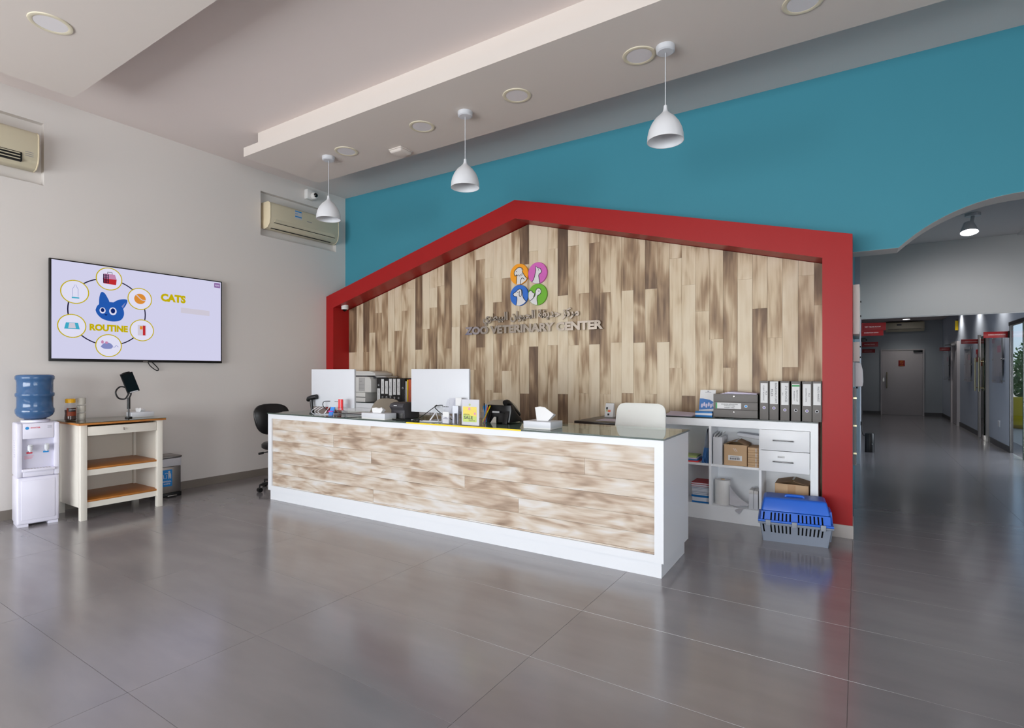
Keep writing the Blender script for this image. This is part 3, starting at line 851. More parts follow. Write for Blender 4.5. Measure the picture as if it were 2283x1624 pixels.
dr('cat_head', flat(head, mp, 0.0022), 'screen_blue')
for du, r in ((-0.055, 0.026), (0.035, 0.033)):
    dr('cat_eye', flat(circ(u + du, v + 0.0, r, 20, r * 1.2), mp, 0.003), 'screen_white')
    dr('cat_pupil', flat(circ(u + du, v + 0.004, r * 0.6, 16, r * 0.8), mp, 0.0038), 'screen_blue_dark')
dr('cat_nose', flat([(u - 0.04, v - 0.035), (u - 0.012, v - 0.035), (u - 0.026, v - 0.052)], mp, 0.003), 'screen_blue_dark')
dr('routine_text', text('ROUTINE', 0.07, mp, 2.408, 1.79, 0.0012, width=0.335, bold=0.055), 'screen_yellow')
dr('cats_text', text('CATS', 0.088, mp, 3.022, 2.163, 0.0012, width=0.26, bold=0.06), 'screen_yellow')
dr('faded_text', flat([(3.1, 2.01), (3.42, 2.0), (3.42, 2.06), (3.1, 2.07)], mp, 0.0006), 'screen_pale')
dr('channel_tag', flat([(3.475, 2.345), (3.545, 2.345), (3.545, 2.4), (3.475, 2.4)], mp, 0.0006), 'screen_purple')
dr('channel_tag_text', text('WOWO', 0.022, mp, 3.51, 2.372, 0.0016, width=0.05), 'screen_white')
MB().box(TX, TX + 0.001, 2.72, 2.765, 1.4505, 1.4595).build('badge', 'steel', t)
m = MB().tube(smooth_curve([(XL + 0.03, 2.77, 1.47), (XL + 0.03, 2.8, 1.41), (XL + 0.03, 2.86, 1.36), (XL + 0.03, 2.885, 1.365), (XL + 0.03, 2.87, 1.395), (XL + 0.03, 2.81, 1.46)]), 0.005)
m.build('cable', 'black', t)

# ================================================================== WATER COOLER (front faces +X, slightly turned)
t = thing('water_cooler', 'white hot and cold water cooler standing by the left wall', 'water dispenser', (-6.165, 1.748, 0), math.radians(-8), local=True)
m = MB(); m.box(-0.14, 0.12, -0.142, 0.142, 0.02, 0.43)
m.build('lower_cabinet', 'cooler_white', t, 0.016, 3)
m = MB(); m.box(-0.14, 0.09, -0.142, 0.142, 0.43, 0.9); m.build('upper_cabinet', 'cooler_white', t, 0.014, 3)
m = MB()   # front face of the upper half, as a surround of the dispensing bay
m.box(0.088, 0.13, -0.142, -0.105, 0.432, 0.897); m.box(0.088, 0.13, 0.105, 0.142, 0.432, 0.897)
m.box(0.088, 0.13, -0.106, 0.106, 0.76, 0.897); m.box(0.088, 0.13, -0.106, 0.106, 0.432, 0.5)
m.build('bay_surround', 'cooler_white', t, 0.008)
MB().box(0.089, 0.093, -0.106, 0.106, 0.5, 0.76).build('bay_panel', 'cooler_shade', t)
MB().box(0.09, 0.15, -0.11, 0.11, 0.478, 0.502).build('drip_tray', 'cooler_white', t, 0.006)
m = MB()
for k in range(9): m.box(0.1, 0.146, -0.09 + 0.02 * k, -0.08 + 0.02 * k, 0.5022, 0.504)
m.build('drip_grille', 'light_grey_plastic', t)
MB().box(0.12, 0.126, -0.112, 0.112, 0.06, 0.4).build('door_panel', 'cooler_white', t, 0.003)
for yy in (-0.1, 0.1): MB().box(-0.12, 0.11, yy - 0.035, yy + 0.035, 0, 0.025).build('foot', 'cooler_white', t)
for yy, c in ((-0.055, 'tag_red'), (0.055, 'tag_blue')):
    tap = MB().lathe([(0.016, 0), (0.018, 0.012), (0.018, 0.04), (0.013, 0.046), (0.0, 0.047)], (0.13, yy, 0.66), 18).build('tap', 'white', t, smooth=True)
    m = MB(); m.box(0.092, 0.13, yy - 0.011, yy + 0.011, 0.685, 0.702); m.box(0.128, 0.155, yy - 0.013, yy + 0.013, 0.703, 0.713); m.build('tap_lever', 'white', tap, 0.002)
    MB().cyl((0.13, yy, 0.647), 0.009, 0.015, seg=14).build('spout', 'white', tap)
    MB().box(0.093, 0.095, yy - 0.02, yy + 0.018, 0.63, 0.645).build('temperature_tag', c, t, label='red hot water tag' if c == 'tag_red' else 'blue cold water tag')
mpc = lambda u, v, w=0.0: (0.1305 + w, u, v)
flat(circ(-0.075, 0.855, 0.013, 18), mpc, 0).build('round_badge', 'tag_blue', t)
text('EWATER', 0.012, mpc, -0.02, 0.857, 0, bold=0.02).build('red_lettering', 'tag_red', t)
m = MB()
for k in range(2): m.add(*(lambda q: (q.v, q.f))(flat([(0.06, 0.853 + 0.012 * k), (0.09, 0.853 + 0.012 * k), (0.09, 0.856 + 0.012 * k), (0.06, 0.856 + 0.012 * k)], mpc, 0)))
m.build('indicator_marks', 'ink_light', t)
mpb = lambda u, v, w=0.0: (0.0935 + w, u, v)
m = MB()
for k in range(3): m.add(*(lambda q: (q.v, q.f))(flat([(-0.09, 0.585 + 0.011 * k), (-0.04 + 0.006 * k, 0.585 + 0.011 * k), (-0.04 + 0.006 * k, 0.589 + 0.011 * k), (-0.09, 0.589 + 0.011 * k)], mpb, 0)))
m.build('hot_water_notice', 'pink_ink', t)
m = MB()
for k in range(8): m.box(-0.02, 0.02, -0.1445, -0.1415, 0.6 + 0.02 * k, 0.608 + 0.02 * k)
m.build('side_vents', 'cooler_shade', t)
MB().lathe([(0.1, 0.0), (0.1, 0.018), (0.075, 0.024), (0.075, 0.012)], (-0.015, 0, 0.9), 28).build('bottle_collar', 'cooler_white', t, smooth=True)

t = thing('water_bottle', 'large blue ribbed water bottle upside down on the cooler', 'water bottle', (-6.18, 1.746, 0.925))
prof = [(0.0, 0.0), (0.07, 0.0), (0.1, 0.012), (0.122, 0.03), (0.134, 0.055), (0.136, 0.085), (0.128, 0.1), (0.126, 0.115), (0.126, 0.195), (0.135, 0.205), (0.136, 0.228), (0.126, 0.238), (0.126, 0.325), (0.129, 0.345), (0.136, 0.355), (0.136, 0.378), (0.127, 0.392), (0.1, 0.396), (0.0, 0.396)]
MB().lathe(prof, (-6.18, 1.746, 0.925), 40).build('body', 'bottle_blue', t, smooth=True, ang=60)
MB().lathe([(0.03, -0.003), (0.03, -0.024), (0.0, -0.024)], (-6.18, 1.746, 0.925), 20).build('neck', 'bottle_blue', t, smooth=True)

# ================================================================== CONSOLE TABLE
x0, x1, y0, y1 = -6.42, -5.862, 1.974, 2.652
t = thing('console_table', 'white console table with brown top and two brown shelves', 'table', (-6.14, 2.313, 0))
for yy in (y0, y1 - 0.05):
    for xx in (x0, x1 - 0.05):
        MB().box(xx, xx + 0.05, yy, yy + 0.05, 0, 0.862).build('leg', 'table_white', t, 0.002)
MB().box(x0 + 0.05, x1 - 0.05, y0 + 0.012, y0 + 0.028, 0.11, 0.862).build('side_panel', 'table_white', t)
MB().box(x0 + 0.05, x1 - 0.05, y1 - 0.028, y1 - 0.012, 0.11, 0.862).build('side_panel', 'table_white', t)
MB().box(x0 + 0.004, x0 + 0.016, y0 + 0.05, y1 - 0.05, 0.11, 0.862).build('back_panel', 'table_white', t)
dw = MB().box(x1 - 0.03, x1 - 0.004, y0 + 0.054, y1 - 0.054, 0.762, 0.845).build('drawer', 'table_white', t, 0.002)
MB().lathe([(0.0, 0.022), (0.009, 0.02), (0.012, 0.014), (0.008, 0.007), (0.006, 0.0)], (x1 - 0.004, 2.313, 0.806), 18, 0).build('knob', 'chrome', dw, smooth=True)
MB().box(x0 + 0.06, x1 - 0.035, y0 + 0.06, y1 - 0.06, 0.775, 0.84).build('drawer_box', 'cardboard_dark', t)
for z in (0.47, 0.178):
    s = MB().box(x0 + 0.02, x1 - 0.012, y0 + 0.03, y1 - 0.03, z - 0.018, z).build('shelf', 'oak_brown', t, 0.002)
    MB().box(x1 - 0.034, x1 - 0.012, y0 + 0.051, y1 - 0.051, z - 0.07, z - 0.0185).build('shelf_rail', 'table_white', s)
MB().box(x0 - 0.03, x1 + 0.024, y0 - 0.022, y1 + 0.022, 0.862, 0.88).build('top', 'oak_brown', t, 0.003)
MB().box(x0 - 0.03, x1 + 0.024, y0 - 0.022, y1 + 0.022, 0.8802, 0.886).build('glass_top', 'desk_glass', t, label='clear glass sheet over the brown top')
MB().box(x0 + 0.017, x0 + 0.022, 2.5, 2.512, 0.335, 0.347).build('cable_hole', 'black', t)

ZT = 0.8865
c = (-6.22, 2.015, ZT)
t = thing('coffee_jar', 'instant coffee jar with yellow lid on the console table', 'jar', c)
MB().lathe([(0.0, 0.0), (0.04, 0.0), (0.046, 0.008), (0.046, 0.03), (0.043, 0.07), (0.046, 0.115), (0.044, 0.14), (0.034, 0.158), (0.034, 0.166)], c, 28).build('jar_body', 'acrylic', t, smooth=True)
MB().lathe([(0.0, 0.003), (0.038, 0.003), (0.043, 0.01), (0.043, 0.03), (0.04, 0.07), (0.043, 0.1), (0.0, 0.1)], c, 24).build('coffee', 'coffee', t, smooth=True)
MB().lathe([(0.039, 0.167), (0.039, 0.2), (0.034, 0.205), (0.0, 0.205)], c, 28, close=True).build('lid', 'lid_yellow', t, smooth=True)
m = MB()
for k in range(8):
    a0_, a1_ = -0.9 + 0.22 * k, -0.9 + 0.22 * (k + 1)
    r = 0.0472
    m.add([(c[0] + r * math.cos(a0_), c[1] + r * math.sin(a0_), ZT + 0.045), (c[0] + r * math.cos(a1_), c[1] + r * math.sin(a1_), ZT + 0.045), (c[0] + r * math.cos(a1_), c[1] + r * math.sin(a1_), ZT + 0.12), (c[0] + r * math.cos(a0_), c[1] + r * math.sin(a0_), ZT + 0.12)], [(0, 1, 2, 3)])
lb = m.build('label', 'label_brown', t)
m = MB()
for k in range(6):
    a0_, a1_ = -0.6 + 0.2 * k, -0.6 + 0.2 * (k + 1); r = 0.0476
    m.add([(c[0] + r * math.cos(a0_), c[1] + r * math.sin(a0_), ZT + 0.085), (c[0] + r * math.cos(a1_), c[1] + r * math.sin(a1_), ZT + 0.085), (c[0] + r * math.cos(a1_), c[1] + r * math.sin(a1_), ZT + 0.118), (c[0] + r * math.cos(a0_), c[1] + r * math.sin(a0_), ZT + 0.118)], [(0, 1, 2, 3)])
m.build('name_band', 'black', lb)
text('NESCAFE', 0.009, mp_left(c[0] + 0.048, c[1], ZT + 0.103), 0.0, 0, 0, bold=0.02).build('name_text', 'logo_white', lb)

for i in range(3):
    c = (-6.25, 2.11, ZT + 0.072 * i)
    t = thing('paper_cup_stack', ['wrapped stack of paper cups standing on the glass, lowest of three', 'wrapped stack of paper cups, middle of the tall pile', 'wrapped stack of paper cups at the top of the pile beside the jar'][i], 'cups', c, group='paper cups beside the coffee jar')
    for k in range(4):
        MB().lathe([(0.031 + 0.0005 * k, 0.004 + 0.014 * k), (0.036, 0.018 + 0.014 * k), (0.037, 0.021 + 0.014 * k), (0.033, 0.021 + 0.014 * k)], c, 22).build('cup', 'cup_paper', t, smooth=True)
    MB().cyl((c[0], c[1], c[2]), 0.031, 0.01, seg=22).build('cup_base', 'cup_paper', t)

# tablet holder with flexible arm
t = thing('tablet_stand', 'black tablet on a flexible goose neck stand clamped to the console table', 'tablet stand', (-6.08, 2.44, ZT))
MB().cyl((-6.08, 2.44, ZT), 0.03, 0.012, seg=24).build('base', 'black', t, 0.002)
MB().cyl((-6.08, 2.44, ZT + 0.01), 0.007, 0.16, seg=12).build('lower_post', 'black', t)
MB().cyl((-6.08, 2.44, ZT + 0.09), 0.014, 0.11, seg=16).build('grip', 'black', t)
m = MB().tube(smooth_curve([(-6.08, 2.44, ZT + 0.19), (-6.08, 2.46, ZT + 0.24), (-6.09, 2.44, ZT + 0.29), (-6.11, 2.38, ZT + 0.31), (-6.11, 2.34, ZT + 0.26), (-6.1, 2.36, ZT + 0.2), (-6.09, 2.41, ZT + 0.19), (-6.075, 2.435, ZT + 0.235), (-6.07, 2.455, ZT + 0.28)], 8), 0.0075)
m.build('goose_neck', 'black', t)
m = MB().box(-0.006, 0.006, -0.058, 0.058, -0.1, 0.1)
R = Matrix.Translation((-6.055, 2.44, ZT + 0.35)) @ Matrix.Rotation(math.radians(15), 4, 'X') @ Matrix.Rotation(math.radians(-12), 4, 'Y') @ Matrix.Rotation(math.radians(6), 4, 'Z')
m.xf(R).build('tablet', 'black', t, 0.003)
m = MB().box(0.0062, 0.008, -0.053, 0.053, -0.088, 0.092); m.xf(R).build('tablet_screen', 'black_gloss', t)
m = MB().box(0.006, 0.0086, -0.036, 0.04, -0.099, -0.09); m.xf(R).build('white_strip', 'white', t)
m = MB().box(-0.016, 0.012, -0.03, 0.03, 0.098, 0.108); m.xf(R).build('clamp', 'black', t)

def tissue_box(x, y, z, sx, sy, h, rz, label, grp, style, scale=1.0):
    t = thing('tissue_box', label, 'tissue box', (x, y, z), rz, group=grp, local=True)
    MB().box(-sx / 2, sx / 2, -sy / 2, sy / 2, 0, h * 0.8).build('box_body', 'matt_white', t, 0.002)
    MB().box(-sx / 2 - 0.001, sx / 2 + 0.001, -sy / 2 - 0.001, sy / 2 + 0.001, h * 0.22, h).build('cover', 'white', t, 0.002)
    if style == 'tall':
        base = [(-0.045, 0.0), (0.05, 0.0)]; out = [(0.1, 0.06), (0.075, 0.095), (-0.005, 0.112), (-0.06, 0.105)]
        P = [(-0.045, 0), (0.048, 0), (0.102, 0.058), (0.03, 0.108), (-0.015, 0.113), (-0.062, 0.104)]
    else:
        P = [(-0.06, 0), (0.045, 0), (0.075, 0.036), (0.06, 0.06), (0.03, 0.05), (-0.02, 0.055), (-0.065, 0.048), (-0.08, 0.03)]
    m = MB(); n = len(P); rnd = random.Random(int(x * 1000))
    rings = []
    vs = []; fs = []
    for s, dy in ((0, -0.02), (1, -0.004), (2, 0.012)):
        for k, (a, b) in enumerate(P):
            vs.append((a * scale + rnd.uniform(-.003, .003), dy + 0.012 * math.sin(3.1 * k + s) * (b > 0.01), h - 0.004 + b * scale * (1 - 0.06 * s)))
    for s in range(2):
        for k in range(n):
            l = (k + 1) % n
            fs.append((s * n + k, s * n + l, (s + 1) * n + l, (s + 1) * n + k))
    cA = len(vs); vs.append((0.0, -0.03, h + 0.03 * scale)); cB = len(vs); vs.append((0.005, 0.02, h + 0.04 * scale))
    for k in range(n):
        l = (k + 1) % n
        fs.append((cA, l, k)); fs.append((cB, 2 * n + k, 2 * n + l))
    m.add(vs, fs).build('tissue', 'paper', t, smooth=True, ang=50)
tissue_box(-6.12, 2.56, ZT, 0.115, 0.2, 0.052, 0, 'small white tissue box on the console table by the tablet stand', 'white tissue boxes', 'low', 0.8)

# ================================================================== PEDAL BIN
x0, x1, y0, y1 = -6.43, -6.2, 2.78, 2.99
t = thing('pedal_bin', 'steel pedal bin with blue general waste sticker beside the console table', 'bin', (-6.315, 2.885, 0))
MB().box(x0, x1, y0, y1, 0.04, 0.33).build('body', 'steel', t, 0.012, 3)
MB().box(x0 - 0.004, x1 + 0.004, y0 - 0.004, y1 + 0.004, 0, 0.045).build('base', 'black', t, 0.006)
MB().box(x0 - 0.003, x1 + 0.003, y0 - 0.003, y1 + 0.003, 0.326, 0.415).build('bin_bag', 'bin_bag', t, 0.01)
MB().box(x0 - 0.006, x1 + 0.008, y0 - 0.006, y1 + 0.006, 0.418, 0.438).build('lid', 'steel', t, 0.006)
MB().box(x1, x1 + 0.035, y0 + 0.06, y1 - 0.06, 0.012, 0.026).build('pedal', 'steel', t, 0.003)
mp = mp_left(x1 + 0.0006, y0, 0)
lb = flat([(0.012, 0.118), (0.118, 0.118), (0.118, 0.296), (0.012, 0.296)], mp, 0).build('sticker', 'bin_label', t)
m = MB()
stroke([(0.03, 0.245), (0.034, 0.205), (0.06, 0.205), (0.064, 0.245)], 0.005, mp, 0.001, mb=m)
q = flat(circ(0.088, 0.272, 0.011, 16), mp, 0.001); m.add(q.v, q.f)
q = flat([(0.078, 0.255), (0.1, 0.262), (0.106, 0.24), (0.106, 0.2), (0.097, 0.2), (0.094, 0.225), (0.088, 0.2), (0.08, 0.2)], mp, 0.001); m.add(q.v, q.f)
stroke([(0.085, 0.252), (0.062, 0.262), (0.046, 0.256)], 0.006, mp, 0.001, mb=m)
m.build('litter_pictogram', 'white', lb)
m = text('GENERAL', 0.016, mp, 0.065, 0.172, 0.001, width=0.088, bold=0.03); text('WASTE', 0.016, mp, 0.065, 0.146, 0.001, width=0.066, bold=0.03, mb=m)
m.build('sticker_text', 'white', lb)

# ================================================================== RECEPTION DESK (local frame: x along the front, y to the back)
DX, DY, DR = -3.146, 3.425, math.radians(0.9)
t = thing('reception_desk', 'long white reception desk clad with horizontal whitewashed planks under a glass top', 'desk', (DX, DY, 0), DR, local=True)
HL = 2.09
MB().box(-HL + 0.018, HL - 0.018, 0.016, 0.6, 0, 0.098).build('plinth', 'gloss_white', t)
m = MB()
m.box(-HL, HL, 0.022, 0.64, 0.1, 0.9)
m.box(-HL, HL, 0.0, 0.022, 0.852, 0.9); m.box(-HL, HL, 0.0, 0.022, 0.1, 0.15)
m.box(-HL, -HL + 0.06, 0.0, 0.022, 0.15, 0.852); m.box(HL - 0.06, HL, 0.0, 0.022, 0.15, 0.852)
m.build('body', 'gloss_white', t)
rows = [[-3.967, -2.62], [-4.42, -3.13, -1.86], [-3.96, -2.4], [-2.99, -1.75], [-4.83, -2.43], [-3.91, -1.62]]
jx = [[828.5], [747, 1300.6], [829.5], [1035], [669, 1154], [834]]
def dx_of(px):   # image column -> place along the desk front
    rr = (px - 1141.5) / 1201.0
    a, b = -sY + cY * rr, cY + sY * rr
    return a * (3.44 / b) - DX
zt = 0.852
rh = (0.852 - 0.15) / 6.1
for i in range(7):
    zb_ = max(0.15, 0.852 - rh * (i + 1)); 
    if zt - zb_ < 0.005: break
    js = jx[i] if i < 6 else [1000]
    cuts = [-HL + 0.06] + [dx_of(p) for p in js] + [HL - 0.06]
    # the longest stretch is cut once more where the photograph's planks are too blurred to follow
    for a, b in zip(cuts[:-1], cuts[1:]):
        seg = [a, b]
        for p, q in zip(seg[:-1], seg[1:]):
            y_ = 0.0125 + random.uniform(0, 0.002)
            o = MB().box(p + 0.0008, q - 0.0008, y_, 0.022, zb_ + 0.0008, zt - 0.0008).build('plank', 'desk_plank_wood', t)
            o['tone'] = random.uniform(0.32, 0.48)
    zt = zb_
gl = MB().box(-HL - 0.006, HL + 0.006, -0.006, 0.66, 0.9005, 0.912).build('glass_top', 'desk_glass', t, label='clear green-edged glass sheet on the desk')
m = MB(); m.box(-HL - 0.0065, HL + 0.0065, -0.0068, -0.006, 0.9005, 0.912); m.box(HL + 0.006, HL + 0.0068, -0.006, 0.66, 0.9005, 0.912)
m.build('glass_edge', 'glass_edge', gl)
ZD = 0.9125
MB().box(-0.13, 1.02, -0.0088, -0.0069, 0.9, 0.9115).build('tape_strip', 'yellow', t, label='yellow strip along the front edge of the glass')

# --- monitors (seen from the back)
def monitor(x, y, label, wdt=0.655, hgt=0.385):
    t = thing('monitor', label, 'monitor', (x, y, ZD), group='white all-in-one computers on the desk')
    z0 = 0.985
    MB().box(x - wdt / 2, x + wdt / 2, y, y + 0.022, z0, z0 + hgt).build('back_cover', 'white', t, 0.004)
    MB().box(x - wdt / 2 + 0.006, x + wdt / 2 - 0.006, y + 0.0222, y + 0.0235, z0 + 0.012, z0 + hgt - 0.006).build('screen', 'black_gloss', t)
    MB().lathe([(0.0, 0.0006), (0.026, 0.0006), (0.026, 0.0)], (x - 0.005, y - 0.0005, z0 + 0.215), 24, 1).build('round_emblem', 'light_grey_plastic', t)
    m = MB()
    for s in (-1, 1):
        m.tube([(x + s * 0.03, y + 0.01, z0 + 0.02), (x + s * 0.07, y - 0.04, ZD + 0.008), (x + s * 0.07, y + 0.14, ZD + 0.008), (x + s * 0.03, y + 0.012, z0 + 0.02)], 0.007, 8)
    m.build('stand', 'white', t)
    m = MB()
    for k in range(4): m.box(x + 0.04 + 0.018 * k, x + 0.052 + 0.018 * k, y - 0.001, y, z0 + 0.055, z0 + 0.062)
    m.build('ports', 'charcoal', t)
    return t
monitor(-4.472, 3.6, 'white computer back nearest the left wall, in front of the printer')
monitor(-3.066, 3.6, 'white computer back in the middle of the desk, beside the binders')
def cable(pts, r, m, label, name='cable'):
    single(name, MB().tube(smooth_curve(pts, 6), r, 6), m, label, 'cable')
cable([(-4.5, 3.598, 1.046), (-4.55, 3.56, 1.04), (-4.54, 3.55, 0.99), (-4.42, 3.55, 0.945), (-4.2, 3.6, 0.93), (-3.95, 3.75, 0.918)], 0.004, 'black', 'black cable looping from the left white computer across the glass')
cable([(-3.02, 3.598, 1.055), (-3.06, 3.56, 1.05), (-3.16, 3.53, 0.98), (-3.25, 3.5, 0.92), (-3.3, 3.52, 0.917), (-3.22, 3.55, 0.917), (-3.2, 3.5, 0.917), (-3.28, 3.49, 0.917)], 0.004, 'black', 'black cable dropping from the middle computer and coiling on the glass, left of the crossing')
cable([(-3.09, 3.598, 1.055), (-3.07, 3.55, 1.04), (-3.0, 3.53, 1.0), (-2.93, 3.56, 0.955), (-2.93, 3.65, 0.918)], 0.004, 'black', 'black cable crossing down to the right behind the card holder')
m = MB()
for k in range(4):
    m.tube(smooth_curve([(-3.35 + 0.06 * k, 3.56, 0.917), (-3.2 + 0.05 * k, 3.50 + 0.03 * k, 0.9165), (-3.05, 3.52 + 0.02 * k, 0.9165), (-2.94, 3.56 + 0.03 * k, 0.917)], 6), 0.0035, 6)
m.tube(smooth_curve([(-3.1, 3.6, 0.99), (-3.05, 3.56, 0.95), (-3.02, 3.53, 0.92), (-3.12, 3.5, 0.917)], 6), 0.0035, 6)
single('cable_tangle', m, 'white', 'tangle of white cables under the middle computer', 'cable')
m = MB()
for k in range(3):
    m.tube(smooth_curve([(-4.66 + 0.05 * k, 3.57, 0.985), (-4.7 + 0.05 * k, 3.53, 0.945), (-4.64 + 0.06 * k, 3.51, 0.917), (-4.5 + 0.05 * k, 3.54, 0.917), (-4.4, 3.58 + 0.02 * k, 0.917)], 6), 0.0035, 6)
single('cable_tangle', m, 'white', 'tangle of white cables under the left computer', 'cable')

# --- barcode scanner
t = thing('barcode_scanner', 'black hand scanner standing at the left end of the desk', 'scanner', (-4.72, 3.56, ZD))
m = MB().tube([(-4.735, 3.57, ZD + 0.004), (-4.735, 3.56, ZD + 0.05), (-4.745, 3.56, ZD + 0.12), (-4.75, 3.56, ZD + 0.15)], [0.018, 0.014, 0.016, 0.02], 14); m.build('grip', 'black', t, smooth=True)
m = MB().tube([(-4.79, 3.55, ZD + 0.135), (-4.775, 3.55, ZD + 0.15), (-4.74, 3.56, ZD + 0.165), (-4.68, 3.575, ZD + 0.175)], [0.018, 0.026, 0.026, 0.024], 14); m.build('head', 'black', t, smooth=True)
MB().cyl((-4.735, 3.57, ZD), 0.035, 0.01, seg=24).build('foot', 'black', t, 0.002)
# --- cards by the left computer
def card_holder(x, y, col, h, label, lean=-0.02):
    t = thing('card_holder', label, 'card holder', (x, y, ZD))
    m = MB(); m.box(x - 0.035, x + 0.035, y - 0.02, y - 0.017, ZD, ZD + 0.045); m.box(x - 0.035, x + 0.035, y - 0.02, y + 0.03, ZD, ZD + 0.003); m.box(x - 0.035, x + 0.035, y + 0.027, y + 0.03, ZD, ZD + h * 0.7)
    m.build('acrylic_stand', 'acrylic', t)
    MB().hexa([(x - 0.029, y - 0.014, ZD + 0.004), (x + 0.029, y - 0.014, ZD + 0.004), (x + 0.029, y - 0.006, ZD + 0.004), (x - 0.029, y - 0.006, ZD + 0.004), (x - 0.029, y + 0.016, ZD + h), (x + 0.029, y + 0.016, ZD + h), (x + 0.029, y + 0.024, ZD + h), (x - 0.029, y + 0.024, ZD + h)]).build('cards', col, t)
    return t
t = card_holder(-4.34, 3.485, 'card_blue', 0.085, 'clear holder of blue cards in front of the left computer')
MB().hexa([(-4.372, 3.4705, ZD + 0.04), (-4.308, 3.4705, ZD + 0.04), (-4.308, 3.475, ZD + 0.04), (-4.372, 3.475, ZD + 0.04), (-4.372, 3.475, ZD + 0.05), (-4.308, 3.475, ZD + 0.05), (-4.308, 3.482, ZD + 0.05), (-4.372, 3.482, ZD + 0.05)]).build('pink_band', 'magenta', t)
t = thing('card_holder', 'clear raised holder of red cards in front of the left computer', 'card holder', (-4.215, 3.5, ZD))
m = MB(); m.box(-4.25, -4.18, 3.48, 3.483, ZD, ZD + 0.09); m.box(-4.25, -4.18, 3.48, 3.55, ZD, ZD + 0.003); m.box(-4.25, -4.18, 3.547, 3.55, ZD, ZD + 0.12)
m.build('acrylic_stand', 'acrylic', t)
MB().box(-4.245, -4.185, 3.49, 3.5, ZD + 0.06, ZD + 0.165).build('cards', 'card_red', t)
MB().box(-4.217, -4.211, 3.4885, 3.49, ZD + 0.062, ZD + 0.163).build('white_stripe', 'white', t)
MB().box(-4.235, -4.19, 3.4886, 3.49, ZD + 0.07, ZD + 0.074).build('print_line', 'white', t)
t = single('paper_pad', MB().box(-4.36, -4.1, 3.68, 3.9, ZD, ZD + 0.012), 'paper', 'white paper pad lying flat right of the left computer', 'paper', bevel=0.001)

tissue_box(-3.7, 3.5, ZD, 0.30, 0.14, 0.056, 0.0, 'white tissue box with crumpled tissue left of the receipt printer', 'white tissue boxes', 'low', 0.95)
tissue_box(-2.035, 3.61, ZD, 0.235, 0.19, 0.058, 0.0, 'white tissue box with tall tissue at the right part of the desk', 'white tissue boxes', 'tall', 1.0)

# --- receipt printer
t = thing('receipt_printer', 'dark grey receipt printer left of the middle computer', 'printer', (-3.56, 3.66, ZD))
P = [(3.6, ZD), (3.80, ZD), (3.80, ZD + 0.13), (3.76, ZD + 0.148), (3.64, ZD + 0.15), (3.59, ZD + 0.14), (3.575, ZD + 0.11), (3.6, ZD + 0.08), (3.6, ZD + 0.02)]
MB().prism(P, 0, -3.645, -3.475).build('casing', 'charcoal', t, 0.006)
MB().box(-3.63, -3.49, 3.592, 3.601, ZD + 0.006, ZD + 0.05).build('port_recess', 'steel', t)
MB().box(-3.6, -3.56, 3.586, 3.594, ZD + 0.01, ZD + 0.03).build('plug', 'black', t)
MB().box(-3.585, -3.545, 3.573, 3.5745, ZD + 0.118, ZD + 0.126).build('badge', 'light_grey_plastic', t)
MB().box(-3.62, -3.5, 3.66, 3.668, ZD + 0.15, ZD + 0.152).build('paper_slot', 'black', t)
cable([(-3.58, 3.588, 0.93), (-3.57, 3.54, 0.918), (-3.5, 3.5, 0.917), (-3.42, 3.5, 0.917), (-3.38, 3.58, 0.917), (-3.3, 3.62, 0.917)], 0.004, 'black', 'black cord at the foot of the receipt printer')

# --- acrylic holders
t = thing('leaflet_holder', 'clear acrylic holder of white leaflets and cards in front of the middle computer', 'leaflet holder', (-2.85, 3.49, ZD))
m = MB()
for k, (xo, hh) in enumerate(((-0.075, 0.2), (0.0, 0.2), (0.073, 0.2))):
    m.prism([(3.46, ZD), (3.56, ZD), (3.56, ZD + hh), (3.535, ZD + hh), (3.46, ZD + 0.06)], 0, -2.84 + xo - 0.0015, -2.84 + xo + 0.0015)
m.box(-2.915, -2.768, 3.46, 3.463, ZD, ZD + 0.06); m.box(-2.915, -2.768, 3.557, 3.56, ZD, ZD + 0.21)
m.box(-2.915, -2.768, 3.46, 3.56, ZD, ZD + 0.003)
m.build('acrylic_stand', 'acrylic', t)
MB().box(-2.91, -2.845, 3.464, 3.474, ZD + 0.004, ZD + 0.1).build('business_cards', 'paper', t)
mpf = mp_front(3.4638)
m = MB(); q = flat([(-2.89, 0.962), (-2.865, 0.962), (-2.865, 0.966), (-2.89, 0.966)], mpf, 0); m.add(q.v, q.f); q = flat([(-2.903, 0.952), (-2.852, 0.952), (-2.852, 0.957), (-2.903, 0.957)], mpf, 0); m.add(q.v, q.f)
m.build('card_print', 'ink_light', t)
MB().box(-2.835, -2.77, 3.54, 3.55, ZD + 0.1, ZD + 0.215).build('leaflet', 'paper', t)
MB().box(-2.835, -2.775, 3.5, 3.51, ZD + 0.004, ZD + 0.15).build('leaflet', 'book_white', t)
MB().box(-2.786, -2.77, 3.462, 3.476, ZD + 0.004, ZD + 0.09).build('dark_leaflet', 'charcoal', t)
t = thing('notice_stand', 'clear stand holding a yellow and green printed notice on the desk', 'sign', (-2.615, 3.46, ZD))
MB().box(-2.705, -2.525, 3.452, 3.455, ZD, ZD + 0.212).build('front_sheet', 'acrylic', t)
MB().box(-2.702, -2.528, 3.4555, 3.4575, ZD + 0.004, ZD + 0.21).build('poster', 'paper', t)
MB().box(-2.705, -2.525, 3.458, 3.461, ZD, ZD + 0.212).build('back_sheet', 'acrylic', t)
MB().box(-2.705, -2.525, 3.455, 3.53, ZD, ZD + 0.003).build('foot', 'acrylic', t)
mpf = mp_front(3.4552)
